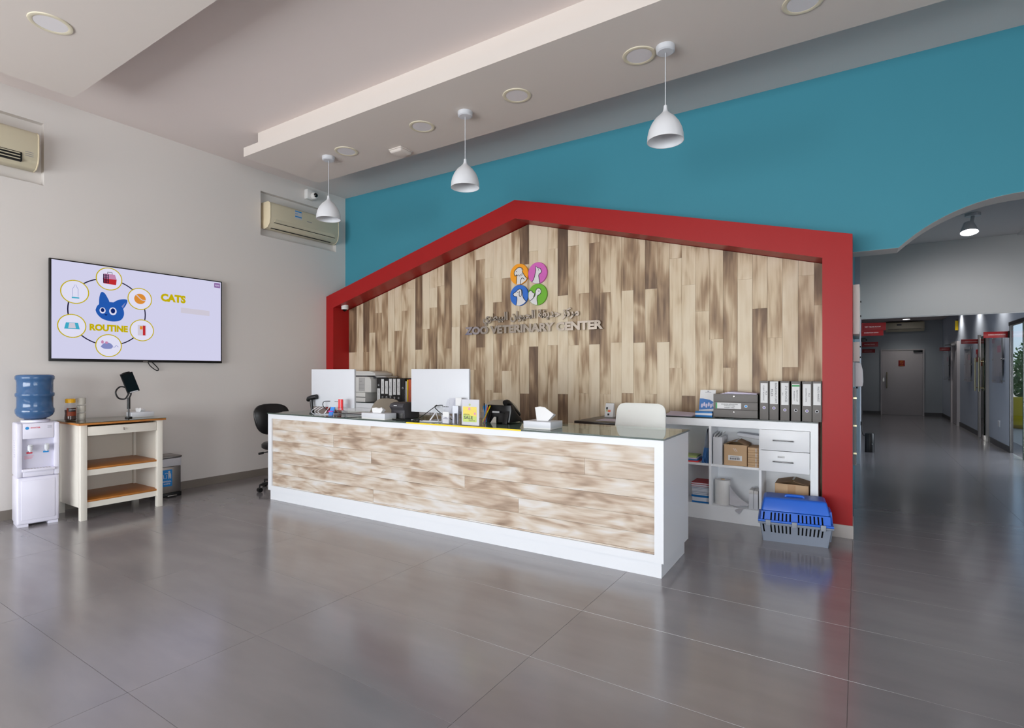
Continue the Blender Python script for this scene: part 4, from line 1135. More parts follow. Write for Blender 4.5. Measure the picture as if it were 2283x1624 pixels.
po = flat([(-2.69, ZD + 0.03), (-2.553, ZD + 0.03), (-2.553, ZD + 0.152), (-2.69, ZD + 0.152)], mpf, 0.0001, 0.0001).build('yellow_block', 'yellow_card', t)
flat([(-2.69, ZD + 0.03), (-2.553, ZD + 0.03), (-2.553, ZD + 0.075), (-2.69, ZD + 0.09)], mpf, 0.0003, 0.0001).build('green_block', 'pale_green', t)
flat(circ(-2.625, ZD + 0.135, 0.012, 16), mpf, 0.0005, 0.0001).build('flower_spot', 'pink_ink', t)
flat(circ(-2.622, ZD + 0.168, 0.01, 12), mpf, 0.0005, 0.0001).build('flower_spot', 'soft_green', t)
flat(circ(-2.57, ZD + 0.098, 0.01, 12), mpf, 0.0005, 0.0001).build('flower_spot', 'pink_ink', t)
m = text('MEDICAL', 0.012, mpf, -2.65, ZD + 0.088, 0.0006, width=0.06, depth=0.0003)
text('SALE', 0.026, mpf, -2.635, ZD + 0.064, 0.0006, width=0.09, bold=0.02, depth=0.0003, mb=m)
text('items', 0.014, mpf, -2.6, ZD + 0.043, 0.0006, width=0.06, depth=0.0003, mb=m)
m.build('notice_text', 'ink', t)

# --- pen cup
c = (-2.665, 3.72, ZD)
t = thing('pen_cup', 'clear pen cup with coloured pens half hidden behind the yellow notice', 'pen cup', c)
MB().lathe([(0.0, 0.0), (0.034, 0.0), (0.036, 0.09), (0.033, 0.09), (0.031, 0.004), (0.0, 0.004)], c, 22).build('cup', 'acrylic', t, smooth=True)
for i, (cl, a, ln) in enumerate((('pen_yellow', 0.45, 0.155), ('card_blue', 0.1, 0.15), ('tag_red', 0.2, 0.13), ('black', -0.15, 0.16), ('tag_blue', -0.3, 0.14))):
    b = Vector((c[0] - 0.012 + 0.006 * i, c[1] - 0.01 + 0.005 * i, ZD + 0.006)); e = b + Vector((math.sin(a), 0.1, math.cos(a))) * ln
    pn = thing('pen', ['yellow pen leaning right in the pen cup by the desk phone', 'blue pen upright in the pen cup by the desk phone', 'red pen in the pen cup by the desk phone', 'black pen in the pen cup behind the yellow notice', 'teal blue pen leaning left in the pen cup behind the notice'][i], 'pen', tuple(b), group='pens in the cup')
    MB().tube([tuple(b), tuple(b + (e - b) * 0.8)], 0.0045, 10).build('barrel', cl, pn)
    MB().tube([tuple(b + (e - b) * 0.8), tuple(e)], 0.0052, 10).build('cap', cl, pn)

# --- desk phone seen from behind
t = thing('desk_phone', 'black desk telephone on its stand, seen from behind', 'telephone', (-2.6, 3.83, ZD))
m = MB().prism([(3.76, ZD + 0.005), (3.96, ZD + 0.005), (3.96, ZD + 0.03), (3.86, ZD + 0.1), (3.82, ZD + 0.15), (3.78, ZD + 0.15), (3.79, ZD + 0.11)], 0, -2.68, -2.44)
m.build('body', 'black', t, 0.008)
m = MB().tube(smooth_curve([(-2.47, 3.95, ZD + 0.06), (-2.475, 3.87, ZD + 0.12), (-2.48, 3.8, ZD + 0.172), (-2.485, 3.76, ZD + 0.17)], 4), 0.024, 12); m.build('handset', 'black', t, smooth=True)
for xx in (-2.68, -2.5):
    MB().prism([(3.74, ZD), (3.8, ZD), (3.81, ZD + 0.1), (3.78, ZD + 0.1)], 0, xx, xx + 0.045).build('stand_leg', 'black', t, 0.003)
MB().box(-2.64, -2.5, 3.772, 3.785, ZD + 0.06, ZD + 0.085).build('stand_bridge', 'black', t)
MB().box(-2.61, -2.54, 3.755, 3.762, ZD + 0.085, ZD + 0.1).build('rear_label', 'light_grey_plastic', t)
MB().hexa([(-2.62, 3.74, ZD), (-2.56, 3.74, ZD), (-2.56, 3.742, ZD), (-2.62, 3.742, ZD), (-2.592, 3.755, ZD + 0.05), (-2.57, 3.755, ZD + 0.05), (-2.57, 3.757, ZD + 0.05), (-2.592, 3.757, ZD + 0.05)]).build('folded_note', 'cup_paper', t)
cable([(-2.45, 3.94, 0.92), (-2.35, 3.95, 0.918), (-2.2, 3.96, 0.917), (-2.1, 3.98, 0.917)], 0.005, 'black', 'black phone cord lying behind the desk phone')

# ================================================================== BACK COUNTER (right)
def counter_shell(t, x0, x1, glassed=True):
    MB().box(x0, x1, 5.092, 5.395, 0, 0.1).build('plinth', 'counter_white', t)
    MB().box(x0, x1, 5.385, 5.398, 0.1, 0.9).build('back_panel', 'counter_white', t)
    MB().box(x0, x1, 5.09, 5.398, 0.1, 0.137).build('bottom_board', 'counter_white', t)
    MB().box(x0, x1, 5.09, 5.398, 0.85, 0.918).build('top_board', 'counter_white', t)
    g = MB().box(x0, x1, 5.084, 5.4, 0.9185, 0.929).build('glass_top', 'tinted_glass', t, label='dark tinted glass sheet')
    m = MB(); m.box(x0, x1, 5.0832, 5.084, 0.9185, 0.929); m.build('glass_edge', 'dark_glass_edge', g)
cx0, cx1 = -1.74, -0.275
t = thing('storage_counter', 'white open storage counter with two drawers under the plank wall', 'cabinet', (-1.0, 5.25, 0))
counter_shell(t, cx0, cx1)
MB().box(cx1 - 0.056, cx1, 5.09, 5.385, 0.137, 0.85).build('end_panel', 'counter_white', t)
MB().box(cx0, cx0 + 0.02, 5.09, 5.385, 0.137, 0.85).build('end_panel', 'counter_white', t)
MB().box(-1.14, -1.12, 5.092, 5.385, 0.137, 0.85).build('divider', 'counter_white', t)
MB().box(-0.722, -0.702, 5.092, 5.385, 0.137, 0.85).build('divider', 'counter_white', t)
MB().box(-1.12, -0.722, 5.1, 5.385, 0.487, 0.507).build('shelf', 'counter_white', t)
MB().box(cx0 + 0.02, -1.14, 5.1, 5.385, 0.487, 0.507).build('shelf', 'counter_white', t)
for za, zb in ((0.673, 0.848), (0.493, 0.669)):
    d = MB().box(-0.712, -0.335, 5.076, 5.094, za, zb).build('drawer', 'counter_white', t, 0.0015)
    MB().box(-0.7, -0.345, 5.095, 5.36, za + 0.01, zb - 0.03).build('drawer_box', 'matt_white', d)
    m = MB(); zc = (za + zb) / 2
    m.box(-0.61, -0.452, 5.052, 5.06, zc - 0.005, zc + 0.005); m.box(-0.6, -0.594, 5.06, 5.076, zc - 0.004, zc + 0.004); m.box(-0.468, -0.462, 5.06, 5.076, zc - 0.004, zc + 0.004)
    m.build('bar_handle', 'steel_dark', d, 0.001)
    if zb < 0.67:
        mpd = mp_front(5.0758)
        lb = flat([(-0.575, 0.612), (-0.52, 0.612), (-0.52, 0.63), (-0.575, 0.63)], mpd, 0).build('drawer_label', 'paper', d)
        text('Drawer 2', 0.009, mpd, -0.547, 0.621, 0.0008, width=0.046).build('label_text', 'ink_light', lb)

ZK = 0.9295
# --- lever arch files
def lever_file(x, w_, cover, label, group, lab=(0.16, 0.31), hole_c='hole_violet', lines=(), big=False, y0=5.105, green=False, h=0.335, lw=0.8, hz=0.115, z=ZK):
    t = thing('lever_arch_file', label, 'binder', (x, y0 + 0.13, z), group=group)
    xa, xb = x - w_ / 2, x + w_ / 2
    m = MB(); m.box(xa, xa + 0.003, y0 + 0.003, y0 + 0.265, z, z + h); m.box(xb - 0.003, xb, y0 + 0.003, y0 + 0.265, z, z + h); m.build('boards', 'black', t)
    sp = MB().box(xa, xb, y0, y0 + 0.004, z, z + h).build('spine', cover, t, 0.001)
    MB().box(xa + 0.004, xb - 0.004, y0 + 0.012, y0 + 0.25, z + 0.006, z + h - 0.02).build('papers', 'paper', t)
    mp = mp_front(y0, x, z)
    MB().lathe([(0.0085, 0.0), (0.0085, -0.0022), (0.0125, -0.0022), (0.0125, 0.0)], (x, y0, z + hz), 22, 1).build('finger_ring', 'white', t, smooth=True, ang=20)
    flat(circ(0, hz, 0.0086, 18), mp, 0.0002).build('finger_hole', hole_c, t)
    if lab:
        lb = flat([(-w_ * lw / 2, lab[0]), (w_ * lw / 2, lab[0]), (w_ * lw / 2, lab[1]), (-w_ * lw / 2, lab[1])], mp, 0.0, 0.0008).build('spine_label', 'paper', t)
        if green:
            flat([(-w_ * lw / 2, lab[1] - 0.022), (w_ * lw / 2, lab[1] - 0.022), (w_ * lw / 2, lab[1] - 0.008), (-w_ * lw / 2, lab[1] - 0.008)], mp, 0.0009).build('green_band', 'label_green', lb)
        if lines:
            m = MB()
            for s, hh, u, ln in lines:
                text(s, hh, mp, u, (lab[0] + lab[1]) / 2 - (0.014 if green else 0), 0.0009, width=ln, rot=-PI / 2, mb=m)
            m.build('label_text', 'ink', lb)
gx = [-0.683, -0.606, -0.522, -0.4395, -0.357, -0.284]
gw = [0.069, 0.071, 0.07, 0.07, 0.07, 0.066]
G = 'grey lever arch files on the back counter'
lever_file(gx[0], gw[0], 'binder_grey', 'grey lever arch file labelled client boarding file, first of the row', G, (0.147, 0.316), 'hole_violet', (('CLIENT BOARDING', 0.011, -0.004, 0.13), ('FILE', 0.01, 0.017, 0.034)), hz=0.105)
lever_file(gx[1], gw[1], 'binder_grey', 'grey lever arch file labelled boarding form files', G, (0.138, 0.332), 'hole_violet', (('BOARDING FORM', 0.016, 0.016, 0.17), ('FILES', 0.016, -0.015, 0.06)), lw=0.88, hz=0.104)
lever_file(gx[2], gw[2], 'binder_grey', 'grey lever arch file labelled invoices', G, (0.134, 0.32), 'hole_violet', (('ZVC INVOICES', 0.016, 0.01, 0.14), ('2021', 0.008, -0.017, 0.022)), hz=0.091)
lever_file(gx[3], gw[3], 'binder_grey', 'grey lever arch file with a green banded label', G, (0.14, 0.312), 'dark_slot', (('RESTOCK LIST', 0.01, 0.01, 0.1), ('PHARMACY', 0.01, -0.012, 0.08)), hz=0.091, green=True)
lever_file(gx[4], gw[4], 'binder_grey', 'grey lever arch file labelled grooming forms file, between the green-banded and waste files', G, (0.13, 0.313), 'hole_violet', (('GROOMING FORMS', 0.01, -0.006, 0.115), ('FILE', 0.009, 0.016, 0.03)), hz=0.088)
lever_file(gx[5], gw[5], 'binder_grey', 'grey lever arch file labelled waste manifest against the red post', G, (0.14, 0.318), 'dark_slot', (('WASTE MANIFEST', 0.014, 0.01, 0.13),), hz=0.087)

# --- files lying flat, topped with papers
def flat_file(z, label, lines):
    y0 = 5.11
    t = thing('lever_arch_file', label, 'binder', (-0.92, 5.24, z), group='lever arch files lying flat on the counter')
    xa, xb, h = -1.105, -0.735, 0.068
    MB().box(xa, xb, y0, y0 + 0.004, z, z + h).build('spine', 'binder_grey', t, 0.001)
    m = MB(); m.box(xa, xb, y0 + 0.003, y0 + 0.265, z, z + 0.003); m.box(xa, xb, y0 + 0.003, y0 + 0.265, z + h - 0.003, z + h); m.build('boards', 'binder_grey', t)
    MB().box(xa + 0.01, xb - 0.01, y0 + 0.012, y0 + 0.25, z + 0.005, z + h - 0.01).build('papers', 'paper', t)
    mp = mp_front(y0, 0, z)
    if lines:
        lb = flat([(-1.085, 0.008), (-0.87, 0.008), (-0.87, 0.06), (-1.085, 0.06)], mp, 0, 0.0008).build('spine_label', 'paper', t)
        flat([(-1.085, 0.008), (-1.072, 0.008), (-1.072, 0.06), (-1.085, 0.06)], mp, 0.0009).build('green_band', 'label_green', lb)
        m = MB()
        for k, s in enumerate(lines): text(s, 0.0085, mp, -0.967, 0.048 - 0.015 * k, 0.0009, mb=m, bold=0.01)
        m.build('label_text', 'ink', lb)
        MB().lathe([(0.0095, 0.0), (0.0095, -0.0022), (0.0135, -0.0022), (0.0135, 0.0)], (-0.83, y0, z + 0.034), 22, 1).build('finger_ring', 'white', t, smooth=True)
        flat(circ(-0.83, 0.034, 0.0095, 18), mp, 0.0002).build('finger_hole', 'tag_blue', t)
    else:
        MB().cyl((-0.93, y0 - 0.001, z + 0.05), 0.004, 0.002, 1, 12).build('rivet', 'chrome', t)
# clear tray with the grey files
flat_file(ZK + 0.006, 'grey file lying flat at the bottom of the pile on the counter', None)
flat_file(ZK + 0.076, 'grey file lying flat with boarding application label, middle of the pile', ('BOARDING APPLICATION', 'SURRENDER FORMS,', 'SURGERY LABEL'))
flat_file(ZK + 0.146, 'grey file lying flat on top of the pile under loose papers', None)
single('letter_tray', MB().box(-1.11, -0.73, 5.1, 5.385, ZK, ZK + 0.004), 'acrylic', 'clear tray base under the pile of flat files', 'tray')
m = MB()
for k in range(4): m.hexa([(-1.05 + 0.02 * k, 5.13, ZK + 0.215 + 0.004 * k), (-0.745, 5.12 + 0.01 * k, ZK + 0.215 + 0.002 * k), (-0.745, 5.34, ZK + 0.215 + 0.002 * k), (-1.05 + 0.02 * k, 5.35, ZK + 0.217 + 0.004 * k), (-1.05 + 0.02 * k, 5.13, ZK + 0.2165 + 0.006 * k), (-0.745, 5.12 + 0.01 * k, ZK + 0.2165 + 0.002 * k), (-0.745, 5.34, ZK + 0.2165 + 0.002 * k), (-1.05 + 0.02 * k, 5.35, ZK + 0.219 + 0.006 * k)])
single('loose_papers', m, 'lilac', 'loose lilac-edged papers on top of the flat file pile', 'papers')
# --- leaflet display and blue box
t = thing('leaflet_display', 'white leaflet with a blue picture standing left of the flat files', 'leaflet', (-1.16, 5.2, ZK))
MB().hexa([(-1.25, 5.16, ZK), (-1.112, 5.16, ZK), (-1.112, 5.166, ZK), (-1.25, 5.166, ZK), (-1.247, 5.23, ZK + 0.245), (-1.109, 5.23, ZK + 0.245), (-1.109, 5.236, ZK + 0.245), (-1.247, 5.236, ZK + 0.245)]).build('leaflet', 'paper', t)
def on_leaf(u, v, w=0.0):
    s = v / 0.245
    return (-1.25 + u + 0.003 * s, 5.16 + 0.07 * s - w - 0.0004, ZK + v)
flat([(0.0, 0.06), (0.137, 0.06), (0.137, 0.13), (0.09, 0.155), (0.03, 0.165), (0.0, 0.165)], on_leaf, 0).build('blue_picture', 'folder_blue', t)
m = MB()
for k in range(6):
    q = flat(circ(0.025 + 0.02 * k, 0.1 + 0.012 * (k % 2), 0.009, 10, 0.02), on_leaf, 0.0008); m.add(q.v, q.f)
m.build('picture_figures', 'lilac', t)
flat([(0.0, 0.055), (0.137, 0.055), (0.137, 0.075), (0.0, 0.06)], on_leaf, 0.001).build('white_wave', 'white', t)
m = flat([(0.045, 0.222), (0.1, 0.222), (0.1, 0.226), (0.045, 0.226)], on_leaf, 0.0006); q = flat([(0.064, 0.23), (0.08, 0.23), (0.08, 0.236), (0.064, 0.236)], on_leaf, 0.0006); m.add(q.v, q.f); m.build('leaflet_print', 'ink_light', t)
t = thing('small_box', 'small blue and white carton in front of the standing leaflet', 'box', (-1.185, 5.13, ZK))
MB().box(-1.262, -1.115, 5.095, 5.155, ZK, ZK + 0.052).build('carton', 'book_blue', t, 0.001)
MB().box(-1.2625, -1.1145, 5.0945, 5.1555, ZK + 0.018, ZK + 0.036).build('pale_band', 'book_white', t)
m = MB()
for k in range(4): m.hexa([(-1.6 + 0.02 * k, 5.13 + 0.02 * k, ZK + 0.002 * k), (-1.3, 5.1 + 0.02 * k, ZK + 0.002 * k), (-1.27, 5.3, ZK + 0.002 * k), (-1.56, 5.33, ZK + 0.002 * k), (-1.6 + 0.02 * k, 5.13 + 0.02 * k, ZK + 0.0015 + 0.002 * k), (-1.3, 5.1 + 0.02 * k, ZK + 0.0015 + 0.002 * k), (-1.27, 5.3, ZK + 0.004 + 0.006 * k), (-1.56, 5.33, ZK + 0.006 + 0.008 * k)])
single('loose_papers', m, 'lilac', 'loose curling papers on the counter right of the white chair', 'papers')

# --- inside the open shelves
ZS = 0.5075
for i in range(5):
    x = -1.21 + 0.013 * i
    t = thing('folder', ['thin blue folder leaning in the upper shelf, leftmost', 'thin blue folder leaning in the upper shelf, second from the left', 'thin blue folder leaning in the upper shelf, middle one', 'thin blue folder leaning in the upper shelf, fourth from the left', 'thin blue folder leaning against the shelf divider'][i], 'folder', (x, 5.22, ZS), group='leaning folders in the counter')
    dxx = 0.048 - 0.011 * i
    for nm, mm, za, zb in (('cover', 'folder_grey', 0.14, 0.315), ('lower_cover', 'folder_blue', 0.0, 0.1395)):
        a0_, a1_ = x + dxx * za / 0.315, x + dxx * zb / 0.315
        MB().hexa([(a0_, 5.115, ZS + za), (a0_ + 0.006, 5.115, ZS + za), (a0_ + 0.006, 5.33, ZS + za), (a0_, 5.33, ZS + za), (a1_, 5.115, ZS + zb), (a1_ + 0.006, 5.115, ZS + zb), (a1_ + 0.006, 5.33, ZS + zb), (a1_, 5.33, ZS + zb)]).build(nm, mm, t)
for i, (cl, dz) in enumerate((('card_red', 0.0), ('folder_blue', 0.013), ('lilac', 0.026), ('soft_green', 0.039))):
    single('booklet', MB().box(-1.5 + 0.01 * i, -1.24 - 0.008 * i, 5.11 + 0.005 * i, 5.33, ZS + dz, ZS + dz + 0.0115), cl, ['red booklet at the bottom of the short pile in the upper left shelf', 'blue booklet second from the bottom in the upper left shelf', 'lilac booklet third from the bottom in the upper left shelf', 'pale green booklet on top of the pile in the upper left shelf'][i], 'booklet', 'booklets in the upper shelf', bevel=0.0008)
t = thing('magazine_file', 'white upright magazine file in the upper middle shelf', 'file box', (-1.07, 5.22, ZS))
MB().box(-1.108, -1.03, 5.11, 5.34, ZS, ZS + 0.245).build('file_case', 'white', t, 0.002)
m = MB()
for k in range(3): m.hexa([(-1.1 + 0.022 * k, 5.12, ZS + 0.245), (-1.098 + 0.022 * k, 5.12, ZS + 0.245), (-1.098 + 0.022 * k, 5.33, ZS + 0.245), (-1.1 + 0.022 * k, 5.33, ZS + 0.245), (-1.095 + 0.025 * k, 5.12, ZS + 0.27 - 0.008 * k), (-1.093 + 0.025 * k, 5.12, ZS + 0.27 - 0.008 * k), (-1.093 + 0.025 * k, 5.33, ZS + 0.28), (-1.095 + 0.025 * k, 5.33, ZS + 0.28)])
m.build('papers', 'paper', t)

def carton(name, label, x0, x1, y0, y1, z, h, flap, tape=False, lab=False):
    t = thing(name, label, 'box', ((x0 + x1) / 2, (y0 + y1) / 2, z), group='cardboard boxes in the counter')
    e = 0.001
    m = MB(); m.box(x0, x1, y0, y0 + e, z, z + h); m.box(x0, x1, y1 - e, y1, z, z + h); m.box(x0, x0 + e, y0, y1, z, z + h); m.box(x1 - e, x1, y0, y1, z, z + h); m.box(x0, x1, y0, y1, z, z + e)
    m.build('carton', 'cardboard', t)
    xm = (x0 + x1) / 2
    for a, b, c_ in ((x0, xm - 0.004, 1), (x1, xm + 0.012, -1)):
        MB().hexa([(a, y0, z + h), (a, y1, z + h), (b, y1, z + h + flap), (b, y0, z + h + flap), (a, y0, z + h + e), (a, y1, z + h + e), (b, y1, z + h + flap + e), (b, y0, z + h + flap + e)]).build('flap', 'cardboard_dark', t)
    MB().hexa([(x0 + 0.01, y0, z + h), (x1 - 0.01, y0, z + h), (x1 - 0.01, y0 + 0.06, z + h - 0.03), (x0 + 0.01, y0 + 0.06, z + h - 0.03), (x0 + 0.01, y0, z + h + e), (x1 - 0.01, y0, z + h + e), (x1 - 0.01, y0 + 0.06, z + h - 0.03 + e), (x0 + 0.01, y0 + 0.06, z + h - 0.03 + e)]).build('inner_flap', 'cardboard', t)
    mp = mp_front(y0)
    if tape: flat([(xm - 0.03, z + 0.0), (xm + 0.03, z + 0.0), (xm + 0.03, z + h), (xm - 0.03, z + h)], mp, 0).build('packing_tape', 'tape', t)
    if lab:
        lb = flat([(xm - 0.06, z + 0.045), (xm + 0.055, z + 0.045), (xm + 0.055, z + 0.09), (xm - 0.06, z + 0.09)], mp, 0).build('address_label', 'paper', t)
        m = MB()
        for k in range(12):
            u = xm - 0.045 + 0.007 * k; q = flat([(u, z + 0.052), (u + 0.003 + 0.002 * (k % 3 == 0), z + 0.052), (u + 0.003 + 0.002 * (k % 3 == 0), z + 0.07), (u, z + 0.07)], mp, 0.0008); m.add(q.v, q.f)
        q = flat([(xm - 0.045, z + 0.077), (xm + 0.03, z + 0.077), (xm + 0.03, z + 0.08), (xm - 0.045, z + 0.08)], mp, 0.0008); m.add(q.v, q.f)
        m.build('barcode', 'ink', lb)
        m = MB()
        for u in (xm - 0.02, xm - 0.005): stroke([(u, z + 0.155), (u + 0.012, z + 0.14), (u + 0.02, z + 0.125)], 0.003, mp, 0.0, mb=m)
        m.build('tape_marks', 'paper', t)
    return t
carton('cardboard_box', 'brown cardboard box with white address label in the upper middle shelf', -1.015, -0.822, 5.115, 5.34, ZS, 0.185, 0.035, lab=True)
for i in range(4):
    t = thing('mailing_box', ['flat brown mailing box beside the labelled carton, lowest of four', 'flat brown mailing box beside the labelled carton, second from the bottom', 'flat brown mailing box beside the labelled carton, third from the bottom', 'flat brown mailing box beside the labelled carton, topmost of four'][i], 'box', (-0.77, 5.2, ZS + 0.043 * i), group='flat mailing boxes in the counter')
    MB().box(-0.815, -0.726, 5.105 + 0.003 * (i % 2), 5.33, ZS + 0.043 * i, ZS + 0.043 * i + 0.0415).build('box_body', 'cardboard', t, 0.0015)
    MB().box(-0.815, -0.726, 5.1035 + 0.003 * (i % 2), 5.105 + 0.003 * (i % 2), ZS + 0.043 * i + 0.018, ZS + 0.043 * i + 0.021).build('lid_gap', 'cardboard_dark', t)
    MB().box(-0.75, -0.744, 5.102, 5.1034, ZS + 0.043 * i + 0.004, ZS + 0.043 * i + 0.037).build('white_strap', 'white', t)
single('bubble_wrap', MB().hexa([(-0.93, 5.25, ZS + 0.25), (-0.725, 5.2, ZS + 0.23), (-0.725, 5.35, ZS + 0.23), (-0.93, 5.35, ZS + 0.25), (-0.93, 5.25, ZS + 0.285), (-0.725, 5.2, ZS + 0.27), (-0.725, 5.35, ZS + 0.27), (-0.93, 5.35, ZS + 0.285)]), 'book_white', 'crumpled clear wrap lying on top of the carton in the counter', 'wrap', bevel=0.01)
ZB = 0.1375
t = thing('wrap_roll', 'large white roll of wrapping film in the lower middle shelf', 'roll', (-1.04, 5.19, ZB))
MB().lathe([(0.018, 0.0), (0.066, 0.0), (0.066, 0.222), (0.018, 0.222)], (-1.04, 5.19, ZB), 30, close=False).build('film', 'matt_white', t, smooth=True)
MB().lathe([(0.018, 0.0), (0.018, 0.226), (0.014, 0.226), (0.014, 0.0)], (-1.04, 5.19, ZB), 20).build('core', 'cardboard', t, smooth=True)
m = MB(); n = 10
vs = []; fs = []
top = smooth_curve([(-0.975, ZB + 0.19), (-0.93, ZB + 0.12), (-0.87, ZB + 0.06), (-0.81, ZB + 0.03)], 4); bot = smooth_curve([(-0.975, ZB + 0.01), (-0.93, ZB + 0.004), (-0.88, ZB + 0.004), (-0.83, ZB + 0.004)], 4)
for (a, b), (c_, e_) in zip(top, bot):
    for s in range(5):
        vs.append((a + (c_ - a) * s / 4, 5.15 + 0.012 * math.sin(9 * a * 3 + s), b + (e_ - b) * s / 4))
k = len(top)
for i in range(k - 1):
    for s in range(4): fs.append((i * 5 + s, i * 5 + s + 1, (i + 1) * 5 + s + 1, (i + 1) * 5 + s))
m.add(vs, fs)
m.add([(-0.94, 5.12, ZB + 0.003), (-0.83, 5.11, ZB + 0.003), (-0.85, 5.07, ZB - 0.004), (-0.88, 5.075, ZB - 0.05), (-0.91, 5.075, ZB - 0.03)], [(0, 1, 2, 4), (2, 3, 4)])
m.build('loose_end', 'bin_bag', t, smooth=True)
for i, x in enumerate((-0.79, -0.752)):
    t = thing('small_box', ['small white carton in the lower middle shelf, left of the pair', 'small white carton in the lower middle shelf beside the divider'][i], 'box', (x, 5.2, ZB), group='small white cartons')
    MB().box(x - 0.018, x + 0.018, 5.12, 5.28, ZB, ZB + 0.135).build('carton', 'white', t, 0.001)
    MB().hexa([(x - 0.018, 5.12, ZB + 0.136), (x + 0.018, 5.12, ZB + 0.136), (x + 0.018, 5.28, ZB + 0.136), (x - 0.018, 5.28, ZB + 0.136), (x - 0.016, 5.14, ZB + 0.165 - 0.005 * i), (x + 0.016, 5.14, ZB + 0.16 - 0.005 * i), (x + 0.016, 5.26, ZB + 0.16), (x - 0.016, 5.26, ZB + 0.165)]).build('open_flaps', 'matt_white', t)
z = ZB
kinds = [('book_blue', .014), ('book_white', .02), ('book_white', .016), ('book_blue', .018), ('book_grey', .014), ('book_grey', .014), ('book_grey', .012), ('book_white', .014), ('book_grey', .014), ('book_grey', .012), ('book_red', .02), ('book_red', .016)]
places = ['lowest in the stack', 'second from the bottom', 'third from the bottom', 'fourth from the bottom', 'fifth from the bottom', 'sixth from the bottom', 'sixth from the top', 'fifth from the top', 'fourth from the top', 'third from the top', 'second from the top', 'topmost of the stack']
cn = {'book_blue': 'blue', 'book_white': 'white', 'book_grey': 'pale grey', 'book_red': 'red'}
for i, (cl, h) in enumerate(kinds):
    o = random.uniform(-0.006, 0.006)
    t = thing('book', cn[cl] + ' book in the lower left shelf, ' + places[i], 'book', (-1.22, 5.2, z), group='books stacked in the counter')
    MB().box(-1.3 + o, -1.146 + o * 0.3, 5.11 + abs(o), 5.33, z, z + 0.0025).build('cover', cl, t)
    MB().box(-1.3 + o, -1.146 + o * 0.3, 5.11 + abs(o), 5.33, z + h - 0.003, z + h - 0.0005).build('cover', cl, t)
    MB().box(-1.298 + o, -1.148 + o * 0.3, 5.113 + abs(o), 5.33, z + 0.0025, z + h - 0.003).build('pages', cl if cl in ('book_red', 'book_blue') and i < 4 else 'book_white', t)
    z += h
carton('cardboard_box', 'brown cardboard box with packing tape below the drawers behind the pet carrier', -0.6, -0.345, 5.12, 5.36, ZB, 0.25, 0.028, tape=True)

# ================================================================== SIDE TABLE AND CALENDAR behind the desk
t = thing('side_table', 'dark wood side table end showing behind the desk left of the white chair', 'table', (-2.0, 4.95, 0))
MB().box(-2.265, -1.76, 4.62, 5.38, 0.85, 0.88).build('top', 'dark_wood', t, 0.002)
for xx in (-2.2, -1.83):
    for yy in (4.7, 5.3): MB().box(xx - 0.02, xx + 0.02, yy - 0.02, yy + 0.02, 0, 0.85).build('leg', 'dark_wood', t)
t = single('paper_sheet', MB().box(-2.1, -1.86, 4.75, 4.95, 0.8805, 0.883), 'lilac', 'pale paper lying on the dark side table', 'paper')
t = thing('calendar', 'small white desk calendar with an orange picture beside the white chair', 'calendar', (-2.14, 5.2, 0.88))
MB().prism([(5.17, 0.881), (5.25, 0.881), (5.215, 1.02), (5.205, 1.02)], 0, -2.19, -2.1).build('calendar_body', 'paper', t)
def on_cal(u, v, w=0.0): return (-2.19 + u, 5.17 + 0.035 * v / 0.139 - w - 0.0005, 0.881 + v)
for nm, mm, v0, v1, u0, u1 in (('dark_block', 'black', 0.075, 0.1, 0.01, 0.028), ('orange_block', 'orange', 0.05, 0.072, 0.03, 0.06), ('figure', 'black', 0.015, 0.035, 0.03, 0.05), ('green_block', 'soft_green', 0.055, 0.072, 0.012, 0.028)):
    flat([(u0, v0), (u1, v0), (u1, v1), (u0, v1)], on_cal, 0).build(nm, mm, t)
m = MB()
for k in range(8): m.tube([(-2.185 + 0.011 * k, 5.21 + 0.004 * math.cos(a), 1.02 + 0.005 * math.sin(a)) for a in (0, 1.2, 2.4, 3.6, 4.8)], 0.0012, 5, True)
m.build('spiral', 'black', t)

# ================================================================== LEFT BACK COUNTER with printer and black files
t = thing('storage_cabinet', 'white cabinet under the printer and black files behind the desk', 'cabinet', (-5.4, 5.25, 0))
counter_shell(t, -6.3, -4.45)
for xx in (-6.3, -4.47): MB().box(xx, xx + 0.02, 5.09, 5.385, 0.137, 0.85).build('end_panel', 'counter_white', t)
for k in range(4):
    a = -6.275 + 0.452 * k
    d = MB().box(a, a + 0.444, 5.078, 5.0895, 0.14, 0.848).build('door', 'counter_white', t, 0.0015)
    MB().box(a + 0.2, a + 0.3, 5.06, 5.078, 0.78, 0.79).build('bar_handle', 'steel', d)
px0, px1, py0, py1 = -6.1, -5.5, 5.05, 5.39
t = thing('office_printer', 'large light grey office printer behind the left computer', 'printer', (-5.8, 5.22, ZK))
MB().box(px0, px1 - 0.12, py0 + 0.02, py1, ZK, ZK + 0.13).build('paper_drawer', 'printer_grey', t, 0.006)
MB().box(px0, px1 - 0.12, py0 + 0.018, py0 + 0.024, ZK + 0.062, ZK + 0.07).build('drawer_gap', 'black', t)
MB().prism([(px0, ZK + 0.132), (px1, ZK + 0.132), (px1, ZK + 0.3), (px1 - 0.04, ZK + 0.345), (px0, ZK + 0.345)], 1, py0 + 0.01, py1).build('main_body', 'printer_grey', t, 0.012, 3)
MB().box(px1 - 0.23, px1 - 0.12, py0 + 0.004, py0 + 0.012, ZK + 0.15, ZK + 0.33).build('side_panel', 'printer_shade', t, 0.003)
m = MB()
for zz in (0.19, 0.235): m.box(px1 - 0.225, px1 - 0.125, py0 + 0.002, py0 + 0.0045, ZK + zz, ZK + zz + 0.002)
